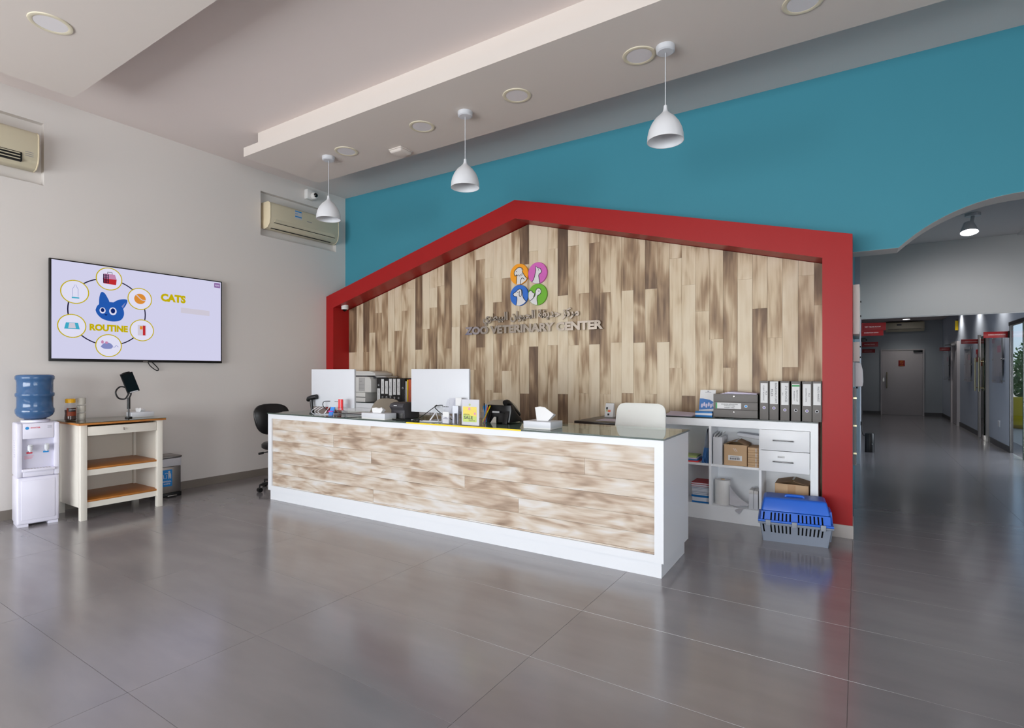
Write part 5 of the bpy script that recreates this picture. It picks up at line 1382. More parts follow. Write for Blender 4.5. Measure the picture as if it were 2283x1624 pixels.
m.box(px1 - 0.21, px1 - 0.17, py0 + 0.002, py0 + 0.0045, ZK + 0.28, ZK + 0.283)
m.build('panel_seams', 'charcoal', t)
MB().box(px0 - 0.0, px1 + 0.06, py0 + 0.03, py1, ZK + 0.36, ZK + 0.395).build('scanner_bed', 'printer_grey', t, 0.005)
MB().box(px0, px1 - 0.1, py0 + 0.04, py1 - 0.02, ZK + 0.344, ZK + 0.361).build('output_gap', 'charcoal', t)
MB().prism([(px0, ZK + 0.396), (px1 + 0.05, ZK + 0.396), (px1 - 0.05, ZK + 0.42), (px0, ZK + 0.425)], 1, py0 + 0.04, py1 - 0.01).build('lid', 'printer_grey', t, 0.004)
MB().hexa([(px1 + 0.001, py0 + 0.08, ZK + 0.334), (px1 + 0.2, py0 + 0.1, ZK + 0.336), (px1 + 0.2, py1 - 0.02, ZK + 0.336), (px1 + 0.001, py1 - 0.02, ZK + 0.334), (px1 + 0.001, py0 + 0.08, ZK + 0.36), (px1 + 0.18, py0 + 0.1, ZK + 0.352), (px1 + 0.18, py1 - 0.02, ZK + 0.352), (px1 + 0.001, py1 - 0.02, ZK + 0.36)]).build('side_tray', 'printer_shade', t, 0.004)
MB().box(px1 - 0.02, px1 + 0.025, py0 + 0.075, py0 + 0.082, ZK + 0.322, ZK + 0.35).build('control_panel', 'charcoal', t)

G = 'black lever arch files behind the desk'
bl = [('black lever arch file with a short low label, nearest the printer', (0.03, 0.19), 0.235), ('black lever arch file with white label, second from the printer', (0.12, 0.315), 0.075), ('black lever arch file with white label, third from the printer', (0.12, 0.29), 0.075), ('black lever arch file with white label, fourth from the printer', (0.1, 0.32), 0.08), ('black lever arch file with white label, fifth from the printer', (0.11, 0.32), 0.07), ('black lever arch file with white label, sixth from the printer', (0.11, 0.32), 0.07), ('black lever arch file without label, next to the document holder', None, 0.2)]
for k, (lb, la, hz) in enumerate(bl):
    lever_file(-5.415 + 0.0735 * k, 0.07, 'binder_black', lb, G, la, 'dark_slot', ((('DAILY REPORTS', 0.01, 0.008, 0.13), ('2021', 0.008, -0.012, 0.04)) if k in (2, 3, 5) else (('CLIENT FORMS', 0.01, 0.0, 0.13),)) if la else (), y0=5.12, hz=hz, lw=0.74, h=0.325)
t = thing('document_holder', 'grey mesh document holder next to the black files', 'document holder', (-4.86, 5.2, ZK))
m = MB(); m.box(-4.936, -4.786, 5.11, 5.114, ZK, ZK + 0.18); m.box(-4.936, -4.786, 5.28, 5.284, ZK, ZK + 0.24); m.box(-4.936, -4.932, 5.11, 5.284, ZK, ZK + 0.18); m.box(-4.79, -4.786, 5.11, 5.284, ZK, ZK + 0.18); m.box(-4.936, -4.786, 5.11, 5.284, ZK, ZK + 0.004)
m.build('holder', 'acrylic', t)
for i, (x, cl, h) in enumerate(((-4.93, 'paper', 0.29), (-4.903, 'yellow', 0.31), (-4.875, 'orange', 0.315), (-4.848, 'orange', 0.31), (-4.821, 'cardboard', 0.33))):
    single('document_folder', MB().box(x, x + 0.02, 5.125, 5.27, ZK + 0.0045, ZK + h), cl, ['white papers standing in the document holder by the black files', 'yellow folder standing in the document holder', 'orange folder in the document holder, beside the yellow one', 'orange folder in the document holder, farther from the yellow one', 'tan folder at the right of the document holder'][i], 'folder', 'folders in the document holder', bevel=0.001)

# ================================================================== CHAIRS
def star_base(t, x, y, r, m_, zc=0.09, off=0.3):
    MB().cyl((x, y, zc - 0.02), 0.035, 0.06, seg=18).build('hub', m_, t)
    for k in range(5):
        a = off + 2 * PI * k / 5
        ex, ey = x + r * math.cos(a), y + r * math.sin(a)
        leg = MB().tube([(x + 0.02 * math.cos(a), y + 0.02 * math.sin(a), zc), (x + r * 0.6 * math.cos(a), y + r * 0.6 * math.sin(a), zc - 0.008), (ex, ey, zc - 0.02)], [0.02, 0.016, 0.013], 10).build('leg', m_, t)
        px_, py_ = -math.sin(a), math.cos(a)
        m = MB()
        for s in (-1, 1):
            c0 = Vector((ex + px_ * 0.012 * s, ey + py_ * 0.012 * s, 0.026)); d = Vector((px_, py_, 0)) * 0.009
            m.tube([tuple(c0 - d), tuple(c0 + d)], 0.026, 16)
        m.tube([(ex, ey, 0.026), (ex, ey, zc - 0.02)], 0.008, 8)
        m.build('caster', 'black', leg)
def padded(w_, h_, t_, n=10, m_=6, curve=0.0, taper=0.0, power=2.6):
    """rounded cushion in local u (width) v (height) w (thickness)"""
    vs = []; fs = []
    for i in range(n + 1):
        for j in range(2 * m_):
            pass
    rows = []
    N = 28
    for layer, s in ((0, 0.0), (1, 0.7), (2, 1.0), (3, 1.0), (4, 0.7), (5, 0.0)):
        w = {0: -0.5, 1: -0.46, 2: -0.22, 3: 0.22, 4: 0.46, 5: 0.5}[layer] * t_
        sc = {0: 0.0, 1: 0.9, 2: 1.0, 3: 1.0, 4: 0.9, 5: 0.0}[layer]
        ring = []
        for k in range(N):
            a = 2 * PI * k / N; c_, s_ = math.cos(a), math.sin(a)
            u = math.copysign(abs(c_) ** (2 / power), c_) * w_ / 2 * sc; v = math.copysign(abs(s_) ** (2 / power), s_) * h_ / 2 * sc
            u *= 1 + taper * v / h_
            ring.append(len(vs)); vs.append((u, v, w + curve * (u * u)))
        rows.append(ring)
    for a, b in zip(rows[:-1], rows[1:]):
        for k in range(N):
            fs.append((a[k], a[(k + 1) % N], b[(k + 1) % N], b[k]))
    return vs, fs
# black stool chair by the left end of the desk
x, y = -5.58, 3.8
t = thing('office_chair', 'black padded swivel chair at the left end of the desk', 'chair', (x, y, 0))
star_base(t, x, y, 0.27, 'steel_dark', 0.1, -PI / 2 - 0.1)
MB().cyl((x, y, 0.1), 0.022, 0.36, seg=16).build('gas_column', 'black', t)
vs, fs = padded(0.42, 0.42, 0.08); m = MB().add([(x + u, y + v, 0.5 + w) for u, v, w in vs], fs); m.build('seat', 'black_leather', t, smooth=True, ang=60)
vs, fs = padded(0.37, 0.36, 0.07, curve=1.0, taper=0.35, power=2.8)
a = math.radians(20)
def back_map(u, v, w):
    return (x - 0.2 - (w) * math.cos(a) + u * math.sin(a) - 0.05 * v, y - 0.02 + u * math.cos(a) + w * math.sin(a), 0.79 + v)
m = MB().add([back_map(u, v, -w) for u, v, w in vs], fs); m.build('backrest', 'black_leather', t, smooth=True, ang=60)
MB().tube(smooth_curve([(x - 0.02, y, 0.46), (x - 0.16, y, 0.46), (x - 0.23, y - 0.01, 0.52), (x - 0.24, y - 0.02, 0.7)], 5), 0.014, 10).build('back_bar', 'steel_dark', t)
MB().tube([(x, y - 0.05, 0.45), (x - 0.06, y - 0.2, 0.43)], 0.007, 8).build('height_lever', 'steel_dark', t)
MB().tube([(x - 0.06, y - 0.2, 0.43), (x - 0.08, y - 0.25, 0.42)], 0.013, 10).build('lever_knob', 'black', t)

def shell_chair(x, y, label, m_, wdt, top, kind):
    t = thing('desk_chair', label, 'chair', (x, y, 0))
    star_base(t, x, y, 0.26, 'steel_dark', 0.09)
    MB().cyl((x, y, 0.09), 0.024, 0.34, seg=16).build('gas_column', 'black', t)
    MB().box(x - wdt / 2 + 0.01, x + wdt / 2 - 0.01, y - 0.2, y + 0.2, 0.43, 0.48).build('seat', m_, t, 0.02, 3)
    hb = top - 0.56
    pw = 3.0 if kind == 'round' else 7.0
    vs, fs = padded(wdt, hb, 0.03, curve=-0.35 if kind == 'round' else -0.12, power=pw, taper=-0.25 if kind == 'round' else -0.06)
    m = MB().add([(x + u, y + 0.21 + 0.1 * (v / hb) - w, 0.56 + hb / 2 + v) for u, v, w in vs], fs)
    m.build('backrest', m_, t, smooth=True, ang=60)
    m = MB()
    m.tube(smooth_curve([(x, y, 0.42), (x, y + 0.17, 0.42), (x, y + 0.235, 0.48), (x, y + 0.225, 0.66)], 5), 0.016, 10)
    m.build('back_bar', 'steel_dark', t)
    return t
shell_chair(-4.66, 4.28, 'beige moulded chair between the two computers', 'tan_plastic', 0.56, 1.03, 'round')
shell_chair(-3.05, 4.28, 'beige moulded chair behind the desk phone', 'tan_plastic', 0.5, 1.06, 'round')
shell_chair(-1.6, 4.33, 'white high-backed chair at the right end of the desk', 'chair_white', 0.455, 1.07, 'square')

# ================================================================== PET CARRIER (local frame, long side to the front)
t = thing('pet_carrier', 'blue and grey plastic pet carrier on the floor before the counter', 'pet carrier', (-0.43, 4.87, 0), math.radians(7), local=True)
def lerp4(A, B, s): return tuple(a + (b - a) * s for a, b in zip(A, B))
A0, Z0 = (-0.226, 0.226, -0.138, 0.138), 0.0
A1, Z1 = (-0.25, 0.25, -0.155, 0.155), 0.146
B0, Z2 = (-0.247, 0.247, -0.152, 0.152), 0.162
BM, ZM = (-0.24, 0.24, -0.144, 0.144), 0.238
B1, Z3 = (-0.218, 0.218, -0.108, 0.108), 0.338
def band(A, za, B, zb, s0, s1):
    return (lerp4(A, B, s0), za + (zb - za) * s0, lerp4(A, B, s1), za + (zb - za) * s1)
def wall_band(mb, a, za, b, zb, th=0.004):
    for s in range(4):
        pa = [(a[0], a[2]), (a[1], a[2]), (a[1], a[3]), (a[0], a[3])]; pb = [(b[0], b[2]), (b[1], b[2]), (b[1], b[3]), (b[0], b[3])]
        nrm = [(0, 1), (-1, 0), (0, -1), (1, 0)][s]
        p, q, r, u = pa[s], pa[(s + 1) % 4], pb[(s + 1) % 4], pb[s]
        o = lambda c_: (c_[0] + nrm[0] * th, c_[1] + nrm[1] * th)
        mb.hexa([(p[0], p[1], za), (q[0], q[1], za), (*o(q), za), (*o(p), za), (u[0], u[1], zb), (r[0], r[1], zb), (*o(r), zb), (*o(u), zb)])
def slotted(mb, a, za, b, zb, slots_long, slots_short, th=0.004):
    """upright bars of a slotted band; slots given as (from,to) fractions"""
    for s in range(4):
        sl = slots_long if s % 2 == 0 else slots_short
        pa = [(a[0], a[2]), (a[1], a[2]), (a[1], a[3]), (a[0], a[3])]; pb = [(b[0], b[2]), (b[1], b[2]), (b[1], b[3]), (b[0], b[3])]
        nrm = [(0, 1), (-1, 0), (0, -1), (1, 0)][s]
        p, q, r, u = pa[s], pa[(s + 1) % 4], pb[(s + 1) % 4], pb[s]
        edges = [0.0] + [e for f in sl for e in f] + [1.0]
        for k in range(0, len(edges), 2):
            f0, f1 = edges[k], edges[k + 1]
            L = lambda c_, d_, f: (c_[0] + (d_[0] - c_[0]) * f, c_[1] + (d_[1] - c_[1]) * f)
            p0, p1, u0, u1 = L(p, q, f0), L(p, q, f1), L(u, r, f0), L(u, r, f1)
            o = lambda c_: (c_[0] + nrm[0] * th, c_[1] + nrm[1] * th)
            mb.hexa([(*p0, za), (*p1, za), (*o(p1), za), (*o(p0), za), (*u0, zb), (*u1, zb), (*o(u1), zb), (*o(u0), zb)])
SL = [(0.035, 0.058)] + [(0.145 + 0.055 * k, 0.168 + 0.055 * k) for k in range(6)] + [(0.54 + 0.055 * k, 0.563 + 0.055 * k) for k in range(7)]
SS = [(0.15 + 0.11 * k, 0.19 + 0.11 * k) for k in range(7)]
m = MB(); m.frustum(A0, 0.0, lerp4(A0, A1, 0.03), 0.006)
a, za, b, zb = band(A0, Z0, A1, Z1, 0.0, 0.5); wall_band(m, a, za, b, zb)
a, za, b, zb = band(A0, Z0, A1, Z1, 0.5, 0.92); slotted(m, a, za, b, zb, SL, SS)
a, za, b, zb = band(A0, Z0, A1, Z1, 0.92, 1.0); wall_band(m, a, za, b, zb)
m.build('lower_tub', 'carrier_grey', t)
m = MB(); m.box(-0.262, 0.262, -0.172, -0.155, 0.144, 0.157); m.box(-0.262, 0.262, 0.155, 0.172, 0.144, 0.157); m.box(-0.262, -0.245, -0.156, 0.156, 0.144, 0.157); m.box(0.245, 0.262, -0.156, 0.156, 0.144, 0.157)
m.build('lower_rim', 'carrier_grey', t, 0.004)
m = MB(); m.box(-0.262, 0.262, -0.173, -0.155, 0.1575, 0.174); m.box(-0.262, 0.262, 0.155, 0.173, 0.1575, 0.174); m.box(-0.262, -0.245, -0.156, 0.156, 0.1575, 0.174); m.box(0.245, 0.262, -0.156, 0.156, 0.1575, 0.174)
m.build('upper_rim', 'carrier_blue', t, 0.005)
m = MB()
a, za, b, zb = band(B0, Z2, BM, ZM, 0.0, 0.12); wall_band(m, a, za, b, zb)
a, za, b, zb = band(B0, Z2, BM, ZM, 0.12, 0.9); slotted(m, a, za, b, zb, SL, SS)
a, za, b, zb = band(B0, Z2, BM, ZM, 0.9, 1.0); wall_band(m, a, za, b, zb)
m2 = MB(); m2.frustum(BM, ZM, B1, Z3)
m.build('upper_side', 'carrier_blue', t)
m2.build('upper_dome', 'carrier_blue', t, 0.014, 3)
m3 = MB(); m3.frustum((-0.205, 0.205, -0.095, 0.095), 0.338, (-0.2, 0.2, -0.09, 0.09), 0.342); m3.build('top_panel', 'carrier_blue_top', t, 0.003)
m = MB().tube(smooth_curve([(-0.065, -0.03, 0.336), (-0.06, -0.03, 0.347), (-0.045, -0.03, 0.352), (0.045, -0.03, 0.352), (0.06, -0.03, 0.347), (0.065, -0.03, 0.336)], 4), 0.011, 10); m.build('carry_handle', 'carrier_blue', t, smooth=True)
MB().frustum((-0.205, 0.205, -0.118, 0.118), 0.008, (-0.215, 0.215, -0.122, 0.122), 0.235).build('dark_interior', 'dark_slot', t)
for xx in (-0.19, -0.005, 0.19):
    MB().box(xx - 0.018, xx + 0.018, -0.182, -0.165, 0.132, 0.176).build('clip', 'carrier_clip', t, 0.004)
for zz, cl in ((0.215, 'carrier_blue'), (0.075, 'carrier_grey')):
    lo, hi = ((0.248, 0.24) if cl == 'carrier_blue' else (0.236, 0.247))
    m = MB().hexa([(lo - 0.004, -0.1, zz - 0.04), (lo + 0.012, -0.1, zz - 0.04), (lo + 0.012, 0.1, zz - 0.04), (lo - 0.004, 0.1, zz - 0.04), (hi - 0.004, -0.095, zz + 0.05), (hi + 0.012, -0.095, zz + 0.05), (hi + 0.012, 0.095, zz + 0.05), (hi - 0.004, 0.095, zz + 0.05)]); m.build('end_panel', cl, t, 0.003)

# ================================================================== WALL SIGN
YP = 5.4045
t = thing('wall_sign', 'raised sign of four coloured animal discs over chrome lettering on the planks', 'sign', (-3.23, YP, 2.1))
RD = 0.124
def disc(u, v, col):
    return MB().lathe([(0.0, -0.022), (RD - 0.002, -0.022), (RD, -0.02), (RD, 0.0), (0.0, 0.0)], (u, YP, v), 48, 1).build('logo_disc', col, t, smooth=True, ang=40)
mpl = mp_front(YP - 0.0225)
def clipc(poly, u, v, r):
    out = []
    for p in poly:
        d = math.hypot(p[0], p[1])
        out.append((u + (p[0] if d <= r else p[0] * r / d), v + (p[1] if d <= r else p[1] * r / d)))
    return out
def animal(d, u, v, body, lines, eye):
    pts = clipc(body, u, v, RD - 0.002)
    flat(pts, mpl, 0.0003).build('animal_shape', 'logo_white', d)
    m = MB()
    for ln in lines: stroke(clipc(ln, u, v, RD - 0.002), 0.0075, mpl, 0.0011, mb=m)
    if eye:
        q = flat([(u + a, v + b) for a, b in circ(eye[0], eye[1], 0.006, 12)], mpl, 0.0011); m.add(q.v, q.f)
    m.build('animal_outline', 'black', d)
L1, L2, L3, L4 = (-3.358, 2.492), (-3.108, 2.482), (-3.358, 2.243), (-3.108, 2.236)
# eagle
d = disc(*L1, 'logo_orange')
hd = smooth_curve([(-0.052, -0.02), (-0.066, 0.012), (-0.06, 0.038), (-0.04, 0.06), (-0.01, 0.078), (0.02, 0.078), (0.05, 0.062)], 4) + [(0.036, 0.06), (0.06, 0.045), (0.045, 0.035), (0.05, 0.02)]
rt = smooth_curve([(0.05, 0.02), (0.075, -0.02), (0.1, -0.05), (0.11, -0.055)], 4)
lf = smooth_curve([(-0.032, -0.11), (-0.03, -0.06), (-0.03, -0.02), (-0.035, -0.004)], 4)
animal(d, *L1, hd + rt + [(0.09, -0.085), (0.03, -0.125), (-0.032, -0.12)] + lf[1:], [hd, rt, lf + [(-0.052, -0.02)], [(-0.03, 0.0), (-0.012, -0.022), (-0.004, -0.004), (0.014, -0.026), (0.022, -0.004), (0.04, -0.02), (0.045, 0.012)], smooth_curve([(0.02, -0.12), (0.022, -0.08), (0.04, -0.05), (0.06, -0.052), (0.075, -0.07)], 4)], (-0.034, 0.034))
# cat
d = disc(*L2, 'logo_pink')
hd = smooth_curve([(-0.075, -0.1), (-0.05, -0.07), (-0.035, -0.03), (-0.022, 0.02), (-0.02, 0.04)], 4) + [(-0.022, 0.085), (0.005, 0.058)] + smooth_curve([(0.005, 0.058), (0.035, 0.05), (0.05, 0.03), (0.055, 0.01), (0.045, -0.004), (0.03, -0.01)], 4)
rt = smooth_curve([(0.03, -0.01), (0.018, -0.03), (0.024, -0.07), (0.034, -0.12)], 4)
animal(d, *L2, hd + rt[1:] + [(-0.02, -0.122)], [hd, rt], (0.016, 0.034))
# dog
d = disc(*L3, 'logo_blue')
hd = smooth_curve([(-0.04, -0.12), (-0.03, -0.08), (-0.026, -0.04), (-0.03, -0.015), (-0.055, -0.01), (-0.075, 0.005), (-0.078, 0.025), (-0.05, 0.04), (-0.01, 0.068), (0.02, 0.072), (0.045, 0.055)], 4)
rt = smooth_curve([(0.045, 0.055), (0.05, 0.0), (0.065, -0.04), (0.1, -0.08)], 4)
ear = smooth_curve([(0.01, 0.05), (0.004, 0.01), (0.012, -0.012), (0.028, -0.012), (0.038, 0.02), (0.035, 0.06)], 4)
animal(d, *L3, hd + rt[1:] + [(0.06, -0.105), (0.0, -0.122)], [hd, rt, ear], (-0.014, 0.038))
# tortoise
d = disc(*L4, 'logo_green')
hd = smooth_curve([(-0.1, -0.07), (-0.06, -0.045), (-0.03, -0.01), (-0.022, 0.04), (0.0, 0.068), (0.03, 0.066), (0.05, 0.04), (0.045, 0.01), (0.02, -0.008), (0.0, -0.02), (-0.004, -0.06), (0.004, -0.12)], 4)
animal(d, *L4, hd + [(-0.03, -0.122), (-0.07, -0.1)], [hd], (0.02, 0.036))
sh = [(-0.115, 0.03), (-0.085, 0.05), (-0.06, 0.02), (-0.035, 0.012), (-0.06, -0.045), (-0.1, -0.07), (-0.118, -0.03)]
flat(clipc(sh, *L4, RD - 0.002), mpl, 0.0004).build('shell_shape', 'logo_white', d)
m = stroke(clipc([(-0.108, 0.058), (-0.075, 0.045), (-0.055, 0.02), (-0.035, 0.012), (-0.05, -0.03)], *L4, RD - 0.002), 0.0075, mpl, 0.0013); m.build('shell_outline', 'black', d)

def letters(body, height, width, u, v, bold, part, split=True):
    vs, fs = text_geo(body, height, width, bold, 0.022, 4)
    mp = mp_front(YP - 0.003)
    if split:
        for a, b in islands(vs, fs):
            MB().add([mp(u + p[0], v + p[1], p[2]) for p in a], b).build(part, 'sign_chrome', t)
    else:
        MB().add([mp(u + p[0], v + p[1], p[2]) for p in vs], fs).build(part, 'chrome', t)
letters('ZOO VETERINARY CENTER', 0.1, 1.86, -3.226, 1.853, 0.05, 'letter')
AR_F = {'ا': ('\uFE8D', '\uFE8E', None, None), 'ب': ('\uFE8F', '\uFE90', '\uFE91', '\uFE92'), 'ة': ('\uFE93', '\uFE94', None, None), 'ح': ('\uFEA1', '\uFEA2', '\uFEA3', '\uFEA4'), 'د': ('\uFEA9', '\uFEAA', None, None), 'ر': ('\uFEAD', '\uFEAE', None, None), 'ز': ('\uFEAF', '\uFEB0', None, None), 'ط': ('\uFEC1', '\uFEC2', '\uFEC3', '\uFEC4'), 'ق': ('\uFED5', '\uFED6', '\uFED7', '\uFED8'), 'ك': ('\uFED9', '\uFEDA', '\uFEDB', '\uFEDC'), 'ل': ('\uFEDD', '\uFEDE', '\uFEDF', '\uFEE0'), 'م': ('\uFEE1', '\uFEE2', '\uFEE3', '\uFEE4'), 'ن': ('\uFEE5', '\uFEE6', '\uFEE7', '\uFEE8'), 'و': ('\uFEED', '\uFEEE', None, None), 'ي': ('\uFEF1', '\uFEF2', '\uFEF3', '\uFEF4')}
words = []
for wd in 'مركز حديقة الحيوان البيطري'.split():
    r = ''
    for i, ch in enumerate(wd):
        p = i > 0 and AR_F[wd[i - 1]][2] is not None; n = i < len(wd) - 1 and AR_F[ch][2] is not None
        r += AR_F[ch][3] if (p and n) else AR_F[ch][1] if p else AR_F[ch][2] if n else AR_F[ch][0]
    words.append(r[::-1])
letters(' '.join(words[::-1]), 0.155, 1.3, -3.23, 1.985, 0.035, 'arabic_lettering', split=True)

# ================================================================== PASSAGE FITTINGS
# wall-wash floodlight on the passage ceiling
t = thing('floodlight', 'lit white adjustable spotlight on the ceiling behind the arch', 'spotlight', (1.05, 7.8, 3.11))
MB().cyl((1.08, 7.84, 3.08), 0.07, 0.028, seg=24).build('mount', 'light_grey_plastic', t)
MB().tube([(1.08, 7.84, 3.08), (1.07, 7.82, 3.02), (1.04, 7.78, 2.98)], 0.018, 10).build('arm', 'light_grey_plastic', t)
m = MB().lathe([(0.0, 0.0), (0.045, 0.0), (0.055, 0.03), (0.08, 0.1), (0.08, 0.115)], (0, 0, 0), 26)
R = Matrix.Translation((1.03, 7.72, 2.985)) @ Matrix.Rotation(math.radians(165), 4, 'X'); m.xf(R).build('head', 'light_grey_plastic', t, smooth=True)
m = MB().cyl((0, 0, 0.104), 0.074, 0.004, seg=26); m.xf(R).build('lens', 'lamp_glow', t)
def spot(loc, tgt, power, angle, blend, parent_name, size=0.08, color=(1, .97, .93)):
    l = bpy.data.lights.new(parent_name, 'SPOT'); l.energy = power; l.spot_size = math.radians(angle); l.spot_blend = blend; l.shadow_soft_size = size; l.color = color
    o = bpy.data.objects.new(parent_name, l); COL.objects.link(o); o.location = loc
    o.rotation_euler = (Vector(tgt) - Vector(loc)).to_track_quat('-Z', 'Y').to_euler()
spot((1.03, 7.75, 2.86), (1.05, 8.8, 1.7), 42, 112, 0.7, 'floodlight_beam', 0.08, (0.93, 0.96, 1.0))

cl = ['round lit downlight in the corridor ceiling before the end door', 'lit downlight beside the right corridor wall, nearest the lintel', 'lit downlight beside the right corridor wall, second from the lintel', 'lit downlight beside the right corridor wall, third from the lintel']
for k, (x, y) in enumerate(((1.2, 19.6), (1.93, 12.4), (1.93, 14.6), (1.93, 16.9))):
    t = thing('corridor_downlight', cl[k], 'ceiling light', (x, y, ZP), group='round corridor downlights')
    MB().lathe([(0.11, 0.0), (0.108, -0.008), (0.092, -0.008), (0.09, -0.002)], (x, y, ZP), 28).build('trim_ring', 'white', t, smooth=True)
    MB().cyl((x, y, ZP - 0.004), 0.09, 0.003, seg=28).build('diffuser', 'lamp_glow', t)
    spot((x, y, ZP - 0.02), (x + (0.05 if k else 0), y, 0), 44 if k else 20, 120, 0.8, 'downlight_beam', 0.06)

# end wall air conditioner
t = thing('air_conditioner', 'greyish split air conditioner high on the corridor end wall', 'air conditioner', (1.2, YE, 2.7))
P = [(YE, 2.56), (YE, 2.85), (YE - 0.16, 2.85), (YE - 0.2, 2.82), (YE - 0.2, 2.64), (YE - 0.12, 2.56)]
MB().prism(P, 0, 0.73, 1.68).build('casing', 'cream_plastic', t, 0.01, 2)
MB().box(0.78, 1.63, YE - 0.17, YE - 0.04, 2.8505, 2.856).build('air_intake', 'dark_slot', t)
MB().box(0.78, 1.6, YE - 0.203, YE - 0.1995, 2.63, 2.638).build('flap_gap', 'charcoal', t)
MB().box(1.0, 1.12, YE - 0.2025, YE - 0.2, 2.74, 2.79).build('display', 'charcoal', t)

def flag_sign(y, x0, x1, z0, z1, words, label, wall):
    t = thing('room_sign', label, 'sign', (x0 if wall == 'left' else x1, y, (z0 + z1) / 2), group='red projecting room signs')
    MB().box(x0, x1, y - 0.006, y + 0.006, z0, z1).build('sign_board', 'sign_red', t, 0.004)
    text(words, (z1 - z0) * 0.17, mp_front(y - 0.0062), (x0 + x1) / 2 - (0.02 if wall == 'left' else -0.01), (z0 + z1) / 2, 0, width=(x1 - x0) * 0.68, bold=0.03, depth=0.0012).build('sign_text', 'sign_text', t)
    xb = x0 if wall == 'left' else x1
    MB().box(xb - 0.012, xb + 0.012, y - 0.012, y + 0.012, z0 - 0.004, z1 + 0.004).build('wall_bracket', 'black' if wall == 'right' else 'sign_red', t)
flag_sign(10.4, 0.062, 0.375, 2.0, 2.125, 'VET TECHS ROOM', 'red projecting sign reading vet techs room, largest and nearest on the left', 'left')
flag_sign(11.8, 0.066, 0.388, 1.995, 2.108, 'EXAMINATION ROOM 1', 'red projecting sign with small text directly below the vet techs sign', 'left')
flag_sign(16.0, 0.1, 0.42, 1.955, 2.07, 'TREATMENT ROOM', 'red projecting sign on the left, third from the front', 'left')
flag_sign(19.3, 0.122, 0.432, 1.9, 2.005, 'LABORATORY', 'red projecting sign on the left, farthest down the corridor', 'left')
flag_sign(12.0, 1.79, 2.112, 1.91, 2.015, 'CONSULTATION ROOM', 'red projecting sign on the right next to the glazed entrance', 'right')
flag_sign(14.5, 1.81, 2.112, 1.915, 2.01, 'EXAMINATION ROOM 2', 'red projecting sign on the right above the tall pull handles', 'right')
flag_sign(18.22, 1.83, 2.056, 1.89, 1.98, 'GROOMING ROOM', 'red projecting sign on the right, farthest down the corridor', 'right')

def board(y0, y1, z0, z1, label):
    t = thing('notice_board', label, 'notice board', (XC, (y0 + y1) / 2, (z0 + z1) / 2), group='clear notice panels on the right corridor wall')
    MB().box(XC - 0.045, XC - 0.038, y0, y1, z0, z1).build('acrylic_panel', 'acrylic', t)
    MB().box(XC - 0.037, XC - 0.035, y0 + 0.06, y1 - 0.1, z0 + 0.12, z1 - 0.1).build('notice', 'light_grey_plastic', t)
    MB().box(XC - 0.0375, XC - 0.0372, y0 + 0.12, y0 + 0.4, z1 - 0.3, z1 - 0.18).build('notice_heading', 'pink_ink', t)
    MB().box(XC - 0.046, XC - 0.036, y0 - 0.004, y0, z0, z1).build('panel_edge', 'steel_dark', t)
    for yy in (y0 + 0.04, y1 - 0.04):
        for zz in (z0 + 0.04, (z0 + z1) / 2, z1 - 0.04):
            m = MB().cyl((XC - 0.05, yy, zz), 0.014, 0.05, 0, 12); m.build('standoff', 'chrome', t)
board(12.3, 13.1, 1.14, 1.98, 'clear notice panel on the right corridor wall, nearest the glazed entrance')
board(15.35, 16.15, 1.11, 1.9, 'clear notice panel on the right corridor wall, between the two doors')
board(18.7, 19.7, 1.08, 1.92, 'clear notice panel on the right corridor wall, farthest one')
t = thing('wall_socket', 'white socket low on the right corridor wall', 'socket', (XC, 12.75, 0.42))
MB().box(XC - 0.012, XC, 12.68, 12.82, 0.36, 0.47).build('face_plate', 'white', t, 0.003)
MB().box(XC - 0.014, XC - 0.0121, 12.71, 12.79, 0.385, 0.445).build('outlet', 'light_grey_plastic', t)
t = thing('fire_call_point', 'small red fire call box on the right corridor wall', 'fire alarm', (XC, 14.6, 1.66))
MB().box(XC - 0.05, XC, 14.52, 14.68, 1.54, 1.8).build('box_body', 'sign_red', t, 0.004)
MB().box(XC - 0.052, XC - 0.05, 14.56, 14.64, 1.64, 1.7).build('call_plate', 'white', t)
t = thing('yellow_sign', 'small yellow tag high on the right corridor wall', 'sign', (XC, 17.45, 2.5))
MB().box(XC - 0.06, XC, 17.42, 17.46, 2.38, 2.62).build('tag', 'yellow', t, 0.003)
MB().box(XC - 0.03, XC, 17.4, 17.48, 2.62, 2.65).build('tag_clip', 'charcoal', t)
t = thing('door_sign', 'square red notice on the white end door', 'sign', (1.13, YE - 0.036, 1.6))
MB().box(1.05, 1.21, YE - 0.042, YE - 0.0352, 1.5, 1.68).build('plate', 'sign_red', t, 0.003)
mpd = mp_front(YE - 0.042)
m = stroke(circ(1.13, 1.6, 0.04, 20), 0.007, mpd, 0.0004, closed=True); stroke([(1.1, 1.63), (1.16, 1.57)], 0.007, mpd, 0.0004, mb=m); stroke([(1.08, 1.525), (1.18, 1.525)], 0.008, mpd, 0.0004, mb=m); stroke([(1.08, 1.66), (1.18, 1.66)], 0.008, mpd, 0.0004, mb=m)
m.build('prohibition_mark', 'logo_orange', t)
t = thing('wall_speaker', 'small black device high on the left corridor wall', 'speaker', (0.07, 14.0, 2.04))
MB().box(0.055, 0.14, 13.93, 14.07, 1.99, 2.07).build('housing', 'black', t, 0.006)
MB().cyl((0.14, 14.0, 2.03), 0.03, 0.03, 0, 16, 0.015).build('nose', 'black', t)

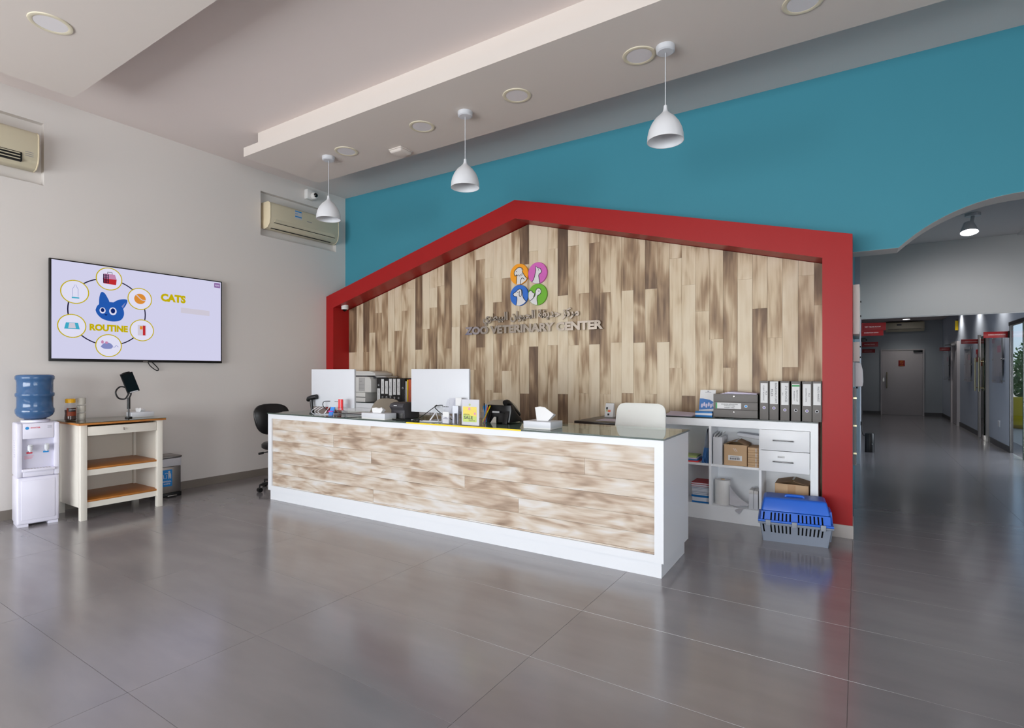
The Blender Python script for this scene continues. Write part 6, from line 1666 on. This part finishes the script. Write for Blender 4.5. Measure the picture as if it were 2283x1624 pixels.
# boxes on the left passage wall
XW = -0.0345
t = thing('electrical_panel', 'tall white electrical panel beside the red post, uppermost on the passage wall', 'electrical box', (XW, 5.7, 1.86))
MB().box(XW, 0.012, 5.3, 6.15, 1.658, 2.07).build('housing', 'wall_white', t, 0.003)
MB().box(0.0122, 0.016, 5.33, 6.12, 1.68, 2.05).build('cover', 'matt_white', t)
m = MB(); m.cyl((0.016, 5.36, 1.93), 0.008, 0.008, 0, 10); m.cyl((0.016, 5.36, 1.81), 0.008, 0.008, 0, 10); m.build('latch', 'black', t)
t = thing('junction_box', 'smaller white box below the electrical panel', 'electrical box', (XW, 5.7, 1.52))
MB().box(XW, 0.014, 5.48, 5.9, 1.432, 1.6).build('housing', 'wall_white', t, 0.004)
m = MB(); m.cyl((0.014, 5.52, 1.56), 0.007, 0.008, 0, 10); m.cyl((0.014, 5.52, 1.47), 0.007, 0.008, 0, 10); m.build('screws', 'black', t)
t = thing('hand_dispenser', 'white rounded sanitizer dispenser on the passage wall', 'dispenser', (XW, 5.56, 1.33))
MB().prism([(XW + 0.012, 1.215), (0.034, 1.218), (0.04, 1.26), (0.036, 1.36), (0.022, 1.42), (XW + 0.012, 1.43)], 1, 5.5, 5.62).build('cover', 'white', t, 0.008, 3)
MB().box(XW, XW + 0.011, 5.495, 5.63, 1.215, 1.43).build('back_plate', 'light_grey_plastic', t)
MB().cyl((-0.005, 5.53, 1.2), 0.008, 0.016, seg=12).build('nozzle', 'black', t)
t = thing('cable_duct', 'slim vertical metal cable duct below the white boxes', 'duct', (XW, 5.78, 0.85))
MB().box(XW, XW + 0.024, 5.76, 5.79, 0.5, 1.2).build('duct', 'steel_dark', t)
for zz in (0.6, 0.85, 1.1): MB().box(XW, XW + 0.026, 5.755, 5.795, zz, zz + 0.015).build('duct_clip', 'brass_steel', t)
t = thing('diffuser', 'small black cylindrical device standing on the corridor floor', 'diffuser', (0.165, 10.8, 0))
MB().lathe([(0.0, 0.0), (0.068, 0.0), (0.07, 0.006), (0.07, 0.3), (0.062, 0.318), (0.03, 0.322), (0.0, 0.322)], (0.165, 10.8, 0), 28).build('housing', 'black', t, smooth=True)
MB().cyl((0.2, 10.737, 0.14), 0.006, 0.003, 1, 10).build('power_light', 'white', t)
MB().tube(smooth_curve([(0.1, 10.8, 0.26), (0.07, 10.8, 0.29), (0.055, 10.8, 0.36), (0.045, 10.8, 0.45)], 5), 0.006, 6).build('cord', 'black', t)
MB().box(0.03, 0.058, 10.77, 10.83, 0.44, 0.5).build('plug', 'black', t)
